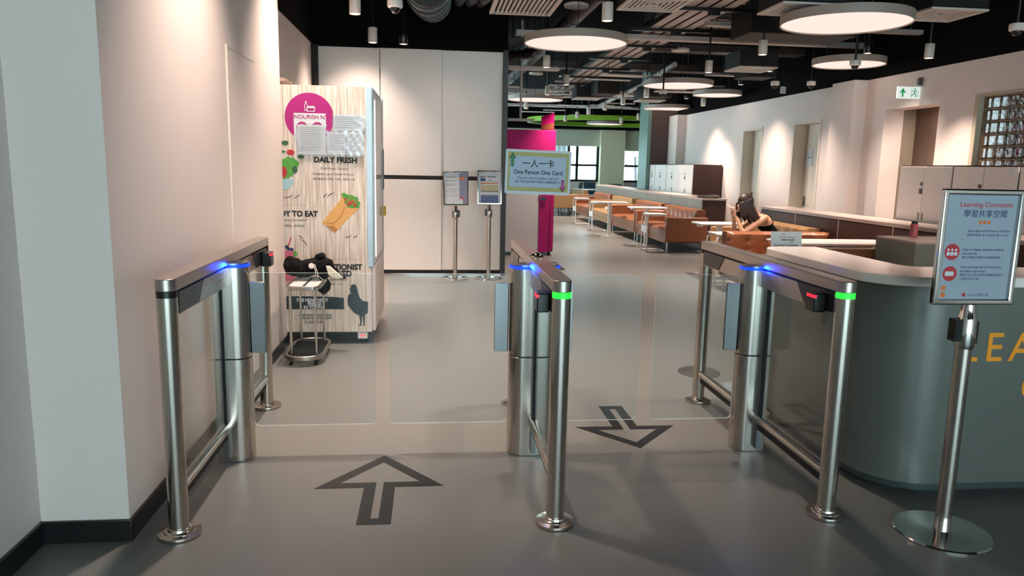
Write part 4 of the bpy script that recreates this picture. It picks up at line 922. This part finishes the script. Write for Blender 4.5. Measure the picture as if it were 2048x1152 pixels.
# ------------------------------------------------------------------ SPOTLIGHTS
def spot(label,loc,z=2.79,first=None,mt='spot'):
    if first: return dup(first,(loc[0],loc[1],z),0,label,'cylinder spotlights')
    t=thing('spotlight',label,'spotlight',(loc[0],loc[1],z),0,'cylinder spotlights')
    m=MB(); m.lathe([(.040,.006),(.0475,.0),(.050,.004),(.050,.155),(.047,.16),(0,.16)],n=28); m.build('housing',mt,t)
    m=MB(); m.cyl((0,0,.004),(0,0,.007),.038,n=20); m.build('lens','lens',t,label='warm glowing lens')
    m=MB(); m.cyl((0,0,.16),(0,0,4.0-z),.013,n=8); m.build('stem','blk',t)
    return t
M['lens']=mat('spot_lens',(1,.8,.6),.4,emit=2.5)
SP=[('white cylinder spotlight right of the nearest large pendant lamp',(1.55,6.9)),('white cylinder spotlight on a stem above the two wall doors',(3.72,8.5)),('white cylinder spotlight above the middle pendant lamp',(3.72,10.2)),
('white cylinder spotlight alone above the exit sign',(5.60,8.3)),('white cylinder spotlight by the partition head, lower of the pair',(-.66,8.65)),('white cylinder spotlight cut by the top edge, left of the dome camera',(-.69,7.05)),
('white cylinder spotlight just below the nearest large pendant lamp',(1.50,10.25)),('white cylinder spotlight left of the cable trays, upper right of a pair',(2.13,12.3)),('white cylinder spotlight above the pendant lamp of the magenta machine',(2.10,14.1)),
('white cylinder spotlight right below the pendant lamp above the magenta machine',(2.14,17.7)),('small far cylinder spotlight, leftmost of the distant row',(3.83,22.1)),('small far cylinder spotlight, second of the distant row',(3.86,20.4)),
('small far cylinder spotlight, third of the distant row',(3.86,18.9)),('small far cylinder spotlight, fourth of the distant row',(3.93,17.4)),('small far cylinder spotlight, nearest of the distant row',(3.95,15.8)),
('far cylinder spotlight directly over the lime green band',(5.55,22.3)),('far cylinder spotlight right of the lime green band end',(5.55,20.4)),('cylinder spotlight behind the left rim of the middle pendant lamp',(3.94,14.0)),
('cylinder spotlight between the middle pendant and the small pendant',(5.58,15.5)),('cylinder spotlight behind the left rim of the farther pendant',(5.6,19.05))]
s0=None
for i,(l,xy) in enumerate(SP):
    o=spot(l,xy,first=s0); s0=s0 or o
    e=115 if xy[1]<13 else 100
    e={8.3:60,15.5:30,19.05:18,20.4:60,12.3:60,22.3:200,22.1:160}.get(xy[1],e)
    lamp('spot_beam','SPOT',(0,0,-.004),e,WARM,o,(0,0,0),spot_size=math.radians(88),spot_blend=.9,shadow_soft_size=.05)
bs=spot('black cylinder spotlight beside the white one by the partition head',(-.33,8.75),z=2.80,mt='blk')
lamp('spot_beam','SPOT',(0,0,-.004),60,WARM,bs,(0,0,0),spot_size=math.radians(88),spot_blend=.9,shadow_soft_size=.05)
o=spot('white cylinder spotlight added out of sight to light the corridor',(6.45,9.1),z=2.42,first=s0)  # unseen lamp added to brighten the corridor walls
lamp('spot_beam','SPOT',(0,0,-.004),45,WARM,o,(math.radians(25),0,0),spot_size=math.radians(130),spot_blend=1,shadow_soft_size=.1)
# unseen wall washers, plus fill spots added over the lanes and counter
for x,y,e in [(-.72,3.95,90),(-.72,5.9,95),(-.95,9.7,60),(.1,9.55,70),(5.55,5.5,90),(.3,5.3,80),(3.4,4.6,70),(1.6,4.9,60)]:
    o=spot('white cylinder spotlight above the picture, at %s'%({-.72:'the left wall %s'%('nearer the entrance' if y<4 else 'farther in'),-.95:'the partition corner',.1:'the partition middle',5.55:'the near right wall',5.6:'the right wall doors',.3:'the gate lane, added as fill',3.4:'the counter, added as fill',1.6:'the right lane, added as fill'}[x]),(x,y),z=3.42,first=s0)
    lamp('spot_beam','SPOT',(0,0,-.004),e,WARM,o,(0,0,0),spot_size=math.radians(88),spot_blend=1,shadow_soft_size=.11)
for x,y,e,l in [(5.42,13.2,150,'black cylinder spotlight above the gap between the two wall doors'),(5.1,11.34,170,'black cylinder spotlight nearest behind the small pendant lamp, above the right door'),(5.42,16.1,160,'black cylinder spotlight above the wall left of the far door'),(5.46,9.32,150,'black cylinder spotlight above the corridor opening')]:
    o=dup(bs,(x,y,2.98),0,l,'cylinder spotlights')
    lamp('spot_beam','SPOT',(0,0,-.004),e,WARM,o,(0,math.radians(-9),0),spot_size=math.radians(92),spot_blend=1,shadow_soft_size=.05)
# ------------------------------------------------------------------ VENTS
def vent(loc,label,first=None,rz=0):
    if first: return dup(first,loc,rz,label,'square ceiling diffusers')
    t=thing('ceiling_vent',label,'air vent',loc,rz,'square ceiling diffusers')
    m=MB(); h=.295
    m.ring(rect(-h,-h,h,h),rect(-h+.04,-h+.04,h-.04,h-.04),0,.02); m.build('frame','vent',t)
    m=MB()
    for k in range(5):
        a=.235-k*.045; m.ring(rect(-a,-a,a,a),rect(-a+.022,-a+.022,a-.022,a-.022),.004+.002*k,.012+.002*k)
    m.build('louvres','vent',t); B(-.29,.29,-.29,.29,.03,.25).build('plenum','blkm',t); return t
v0=vent((2.12,7.43,3.05),'square white air diffuser right of the white cylinder spotlight')
vent((3.56,7.37,3.05),'square white air diffuser partly behind the right hand pendant lamp',v0)
vent((5.02,7.33,3.05),'square white air diffuser beyond the right hand pendant lamp',v0)
vent((4.75,11.25,2.98),'pale square diffuser over the small middle pendant lamp',v0)
vent((3.4,16.9,2.98),'small far square diffuser below the black duct box',v0)
vent((4.86,17.0,2.98),'small far square diffuser behind the middle pendant lamp',v0)
t=thing('ceiling_vent','white slotted air grille at the top edge above the partition end','air vent',(.90,7.85,3.05))
B(-.30,.30,.28,.32,0,.03).build('frame','vent',t); B(-.30,.30,-.52,-.48,0,.03).build('frame','vent',t); B(-.32,-.28,-.52,.32,0,.03).build('frame','vent',t); B(.28,.32,-.52,.32,0,.03).build('frame','vent',t)
m=MB(); [m.box(-.255+i*.044,-.235+i*.044,-.48,.28,.0,.02) for i in range(12)]; m.build('slats','vent',t); B(-.3,.3,-.5,.3,.05,.3).build('plenum','blkm',t)
# dome cameras
def cctv(loc,label,first=None):
    if first: return dup(first,loc,0,label,'white dome cameras')
    t=thing('dome_camera',label,'security camera',loc,0,'white dome cameras')
    m=MB(); m.lathe([(.052,0),(.062,.01),(.064,.05),(.058,.062),(0,.064)],n=28); m.build('housing','whitem',t)
    m=MB(); m.ell((0,0,0),(.043,.043,.045),20); m.build('dome','blk',t); m=MB(); m.cyl((0,0,.06),(0,0,4-loc[2]),.014,n=10); m.build('stem','blk',t); return t
c0=cctv((-.31,6.45,2.74),'white dome camera at the top left above the partition')
cctv((4.97,8.73,2.74),'white dome camera in front of the small pendant lamp over the doors',c0)
cctv((5.04,11.0,2.74),'white dome camera above the left wall door',c0); cctv((5.53,10.86,2.74),'white dome camera above the right wall door',c0)
cctv((5.06,6.33,2.74),'white dome camera at the top right corner',c0); cctv((3.80,12.5,2.715),'white dome camera just under the middle pendant lamp',c0)
# small square junction plates
for x,y,z,l in[(5.10,11.0,2.68,'pale square junction plate beside the left dome camera'),(-.43,7.6,3.05,'pale square junction plate between the two top left spotlights')]:
    q=B(-.04,.04,-.01,.01,-.05,.05).build('junction_plate','gpaper'); q.location=(x+.07,y,z); tag(q,l,'junction box')
# round speaker discs
for x,y,l in[(1.63,8.9,'round white ceiling speaker above the nearest pendant lamp'),(2.05,15.4,'round white ceiling speaker left of the cable trays'),(3.83,11.8,'round white ceiling speaker above the middle pendant lamp')]:
    t=thing('ceiling_speaker',l,'speaker',(x,y,3.3)); m=MB(); m.lathe([(.13,0),(.14,.01),(.14,.035),(.10,.05),(0,.055)],n=32); m.build('disc','vent',t); m=MB(); m.cyl((0,0,.05),(0,0,.7),.008,n=8); m.build('stem','blk',t)
# ------------------------------------------------------------------ CABLE TRAYS / DUCTS
for i in range(4):
    x0=2.80+i*.155
    t=thing('cable_tray',['leftmost','second from left','third from left','rightmost'][i]+' of the four long parallel grey cable trays under the ceiling','cable tray',(x0,13,3.3),0,'long cable trays')
    B(0,.115,-6.2,6.6,0,.006).build('tray_floor','tray',t); m=MB(); m.box(-.004,0,-6.2,6.6,0,.06); m.box(.115,.119,-6.2,6.6,0,.06); m.build('tray_sides','duct',t)
for i in range(9):
    y=7.2+i*1.35
    t=thing('tray_hanger','black hanger bar carrying the cable trays, number %s from the entrance'%['one','two','three','four','five','six','seven','eight','nine'][i],'hanger',(3.1,y,3.25),0,'tray hangers')
    B(-.55,.50,-.02,.02,0,.04).build('cross_bar','blk',t); m=MB(); [m.cyl((x,0,.04),(x,0,.75),.006,n=6) for x in(-.5,.45)]; m.build('rods','blk',t)
    B(-.02,.10,-.04,.04,-.05,.0).build('clamp','blk',t)
def duct(name,label,path,r,mt='duct',rings=0,cat='duct'):
    t=thing(name,label,cat,path[0]); o=Vector(path[0]); m=MB(); P_=[Vector(p)-o for p in path]
    if rings:
        Q=[];Rr=[]
        for a,b in zip(P_[:-1],P_[1:]):
            n=max(2,int((b-a).length/.06)); 
            for k in range(n): Q.append(a.lerp(b,k/n)); Rr.append(r*(1 if len(Q)%2 else .90))
        Q.append(P_[-1]); Rr.append(r); m.tube(Q,Rr,18)
    else: m.tube(P_,r,18)
    m.build('pipe',mt,t)
    m=MB(); 
    for a,b in zip(P_[:-1],P_[1:]):
        for s in(.25,.75):
            c=a.lerp(b,s); d=(b-a).normalized()*.02; m.cyl(c-d,c+d,r*1.08,n=18); m.cyl(c,(c.x,c.y,3.99-o.z),.006,n=6)
    m.build('clamps','blk',t); return t
duct('ceiling_duct','dark round duct running back from above the nearest pendant lamp',[(1.88,8.0,3.45),(1.85,11,3.45),(1.75,18,3.45)],.10)
duct('flexible_duct','corrugated foil duct behind the nearest pendant lamp',[(1.62,10.2,3.2),(1.60,12.2,3.25),(1.2,13.0,3.3)],.075,rings=1)
duct('ceiling_pipe','thin pipe sloping across the ceiling behind the middle pendant lamp',[(4.1,12.9,3.25),(4.5,17,3.25),(4.8,22,3.25)],.045,'tray')
duct('ceiling_pipe','thin pipe crossing the ceiling above the wall doors',[(1.1,8.8,3.42),(6.1,8.8,3.42)],.03,'tray')
duct('flexible_duct','fat dark flexible duct hanging at the top above the partition',[(-.05,6.9,3.05),(-.05,7.6,3.1),(.0,9.6,3.4)],.20,'ductd',cat='duct')
for i in range(3): duct('flexible_duct','dark corrugated hose %s above the partition, right of the fat duct'%['left','middle','right'][i],[(.30+i*.13,6.9,3.15),(.30+i*.13,8.4,3.25),(.32+i*.13,9.9,3.5)],.05,'ductd',rings=1)
# beams and flat ducts across the ceiling
bd=[(1.1,6.1,10.4,.14,3.22,.06,'tray'),(1.0,6.1,12.4,.30,3.38,.10,'duct'),(3.3,6.1,9.25,.10,3.22,.05,'tray'),(1.0,6.1,15.1,.35,3.40,.12,'duct'),(1.0,5.4,17.6,.10,3.20,.04,'tray'),(1.0,5.4,19.3,.25,3.28,.06,'tray'),(1.0,5.4,21.2,.10,3.15,.04,'tray'),(1.0,9,23.3,.25,3.28,.06,'tray')]
nmz=['first','second','third','fourth','fifth','sixth','seventh','eighth']
for i,(x0,x1,y,wd,z,h,mt) in enumerate(bd):
    t=thing('ceiling_channel','flat metal channel running across the ceiling, %s of the crosswise ones'%nmz[i],'channel',((x0+x1)/2,y,z),0,'crosswise channels'); l=(x1-x0)/2
    B(-l,l,-wd/2,wd/2,0,h).build('channel',mt,t); m=MB(); [m.cyl((x,0,h),(x,0,3.99-z),.006,n=6) for x in(-l*.9,-l*.3,l*.3,l*.9)]; m.build('rods','blk',t)
# pale thin light battens in the far ceiling
k=0
for y in [13.2,14.4,15.6,16.6,17.4,18.2,19.0,19.9,20.8,21.7,22.6,23.5]:
    for x in ([1.4,3.2,4.9] if y<19.3 else [1.6,3.3,5.0,6.8]):
        xx=x+random.uniform(-.4,.4); z=random.choice([3.06,3.12,3.2,3.3]); l=random.uniform(.25,.6); ww=random.uniform(.05,.16)
        o=thing('ceiling_baffle','pale thin baffle strip hanging crosswise in the far ceiling beyond the pendants','ceiling baffle',(xx,y,z),random.uniform(-.06,.06),'pale baffle strips')
        B(-l,l,-ww,ww,0,.02).build('strip','vent',o); m=MB(); [m.cyl((a,0,.02),(a,0,3.99-z),.004,n=5) for a in(-l*.8,l*.8)]; m.build('wires','blk',o); k+=1
# black equipment boxes
for i,(x0,x1,y0,y1,z0,z1,l) in enumerate([(3.6,4.9,8.6,9.2,3.05,3.5,'large black fan coil box above the right pendant lamp'),(3.42,3.9,15.9,16.6,3.02,3.4,'black duct box hanging over a far diffuser'),(5.0,5.5,12.0,12.5,2.98,3.3,'small black box above the wall doors'),(-1.3,-.7,6.3,6.8,3.0,3.1,'black panel hanging at the top left corner'),(4.4,5.0,15.8,16.4,2.98,3.3,'small black box behind the small middle pendant')]):
    t=thing('equipment_box',l,'equipment box',((x0+x1)/2,(y0+y1)/2,z0)); hx,hy=(x1-x0)/2,(y1-y0)/2
    B(-hx,hx,-hy,hy,0,z1-z0).build('casing','blkm',t,.01); m=MB(); [m.cyl((a,b,z1-z0),(a,b,3.99-z0),.006,n=6) for a in(-hx*.8,hx*.8) for b in(-hy*.8,hy*.8)]; m.build('rods','blk',t)
# crumpled insulation
t=thing('insulated_duct','crumpled foil wrapped duct crossing behind the middle pendant lamp','duct',(4.45,11.38,3.66))
m=MB(); nx,ny=40,14
m.add([(-1.25+2.5*i/nx,-.35+.7*j/ny,-.06*math.sin(PI*j/ny)) for j in range(ny+1) for i in range(nx+1)],[(j*(nx+1)+i,(j+1)*(nx+1)+i,(j+1)*(nx+1)+i+1,j*(nx+1)+i+1) for j in range(ny) for i in range(nx)])
m.box(-1.25,1.25,-.35,.35,.0,.3); o=m.build('wrapping','duct',t); sb=o.modifiers.new('s','SUBSURF'); sb.subdivision_type='SIMPLE'; sb.levels=1; sb.render_levels=1; dm=o.modifiers.new('d','DISPLACE'); tx=D.textures.new('foil','CLOUDS'); tx.noise_scale=.15; dm.texture=tx; dm.strength=.09
# projector like hanging unit above the magenta machine
t=thing('hanging_fixture','pale flat fixture on a pole above the magenta vending machine','ceiling fixture',(1.55,13.6,2.28))
B(-.24,.24,-.1,.1,0,.04).build('plate','vent',t,.01); m=MB(); m.cyl((0,0,.04),(0,0,1.72),.02); m.build('pole','vent',t)
# exit sign
t=thing('exit_sign','white and green exit sign on a wall bracket above the corridor opening','exit sign',(5.98,9.2,2.43))
B(-.15,.15,-.018,.018,0,.145).build('light_box','exitw' if 'exitw' in M else 'inkw',t,.004)
m=MB(); m.M=FR(0,-.0195,0); m.flat([(-.085,.128),(-.125,.070),(-.117,.062),(-.096,.080),(-.096,.018),(-.074,.018),(-.074,.080),(-.053,.062),(-.045,.070)],0)
mm=m.build('green_arrow','exitg',t)
m=MB(); m.M=FR(0,-.0195,0); m.flat(circ(.075,.118,.011,14),0); m.tube([(.045,.085,0),(.062,.100,0),(.085,.098,0),(.10,.078,0)],.005,5); m.tube([(.078,.10,0),(.070,.070,0),(.090,.045,0),(.085,.018,0)],.007,5); m.tube([(.07,.07,0),(.052,.045,0),(.035,.035,0)],.006,5)
m.flat(rect(.112,.015,.118,.13),0); m.flat(rect(.03,.015,.036,.13),0); m.build('running_figure','exitg',t)
B(.08,.17,-.012,.012,.145,.165).build('bracket','whitem',t); B(.11,.165,-.02,.02,.165,.26).build('mounting_box','mlock',t)
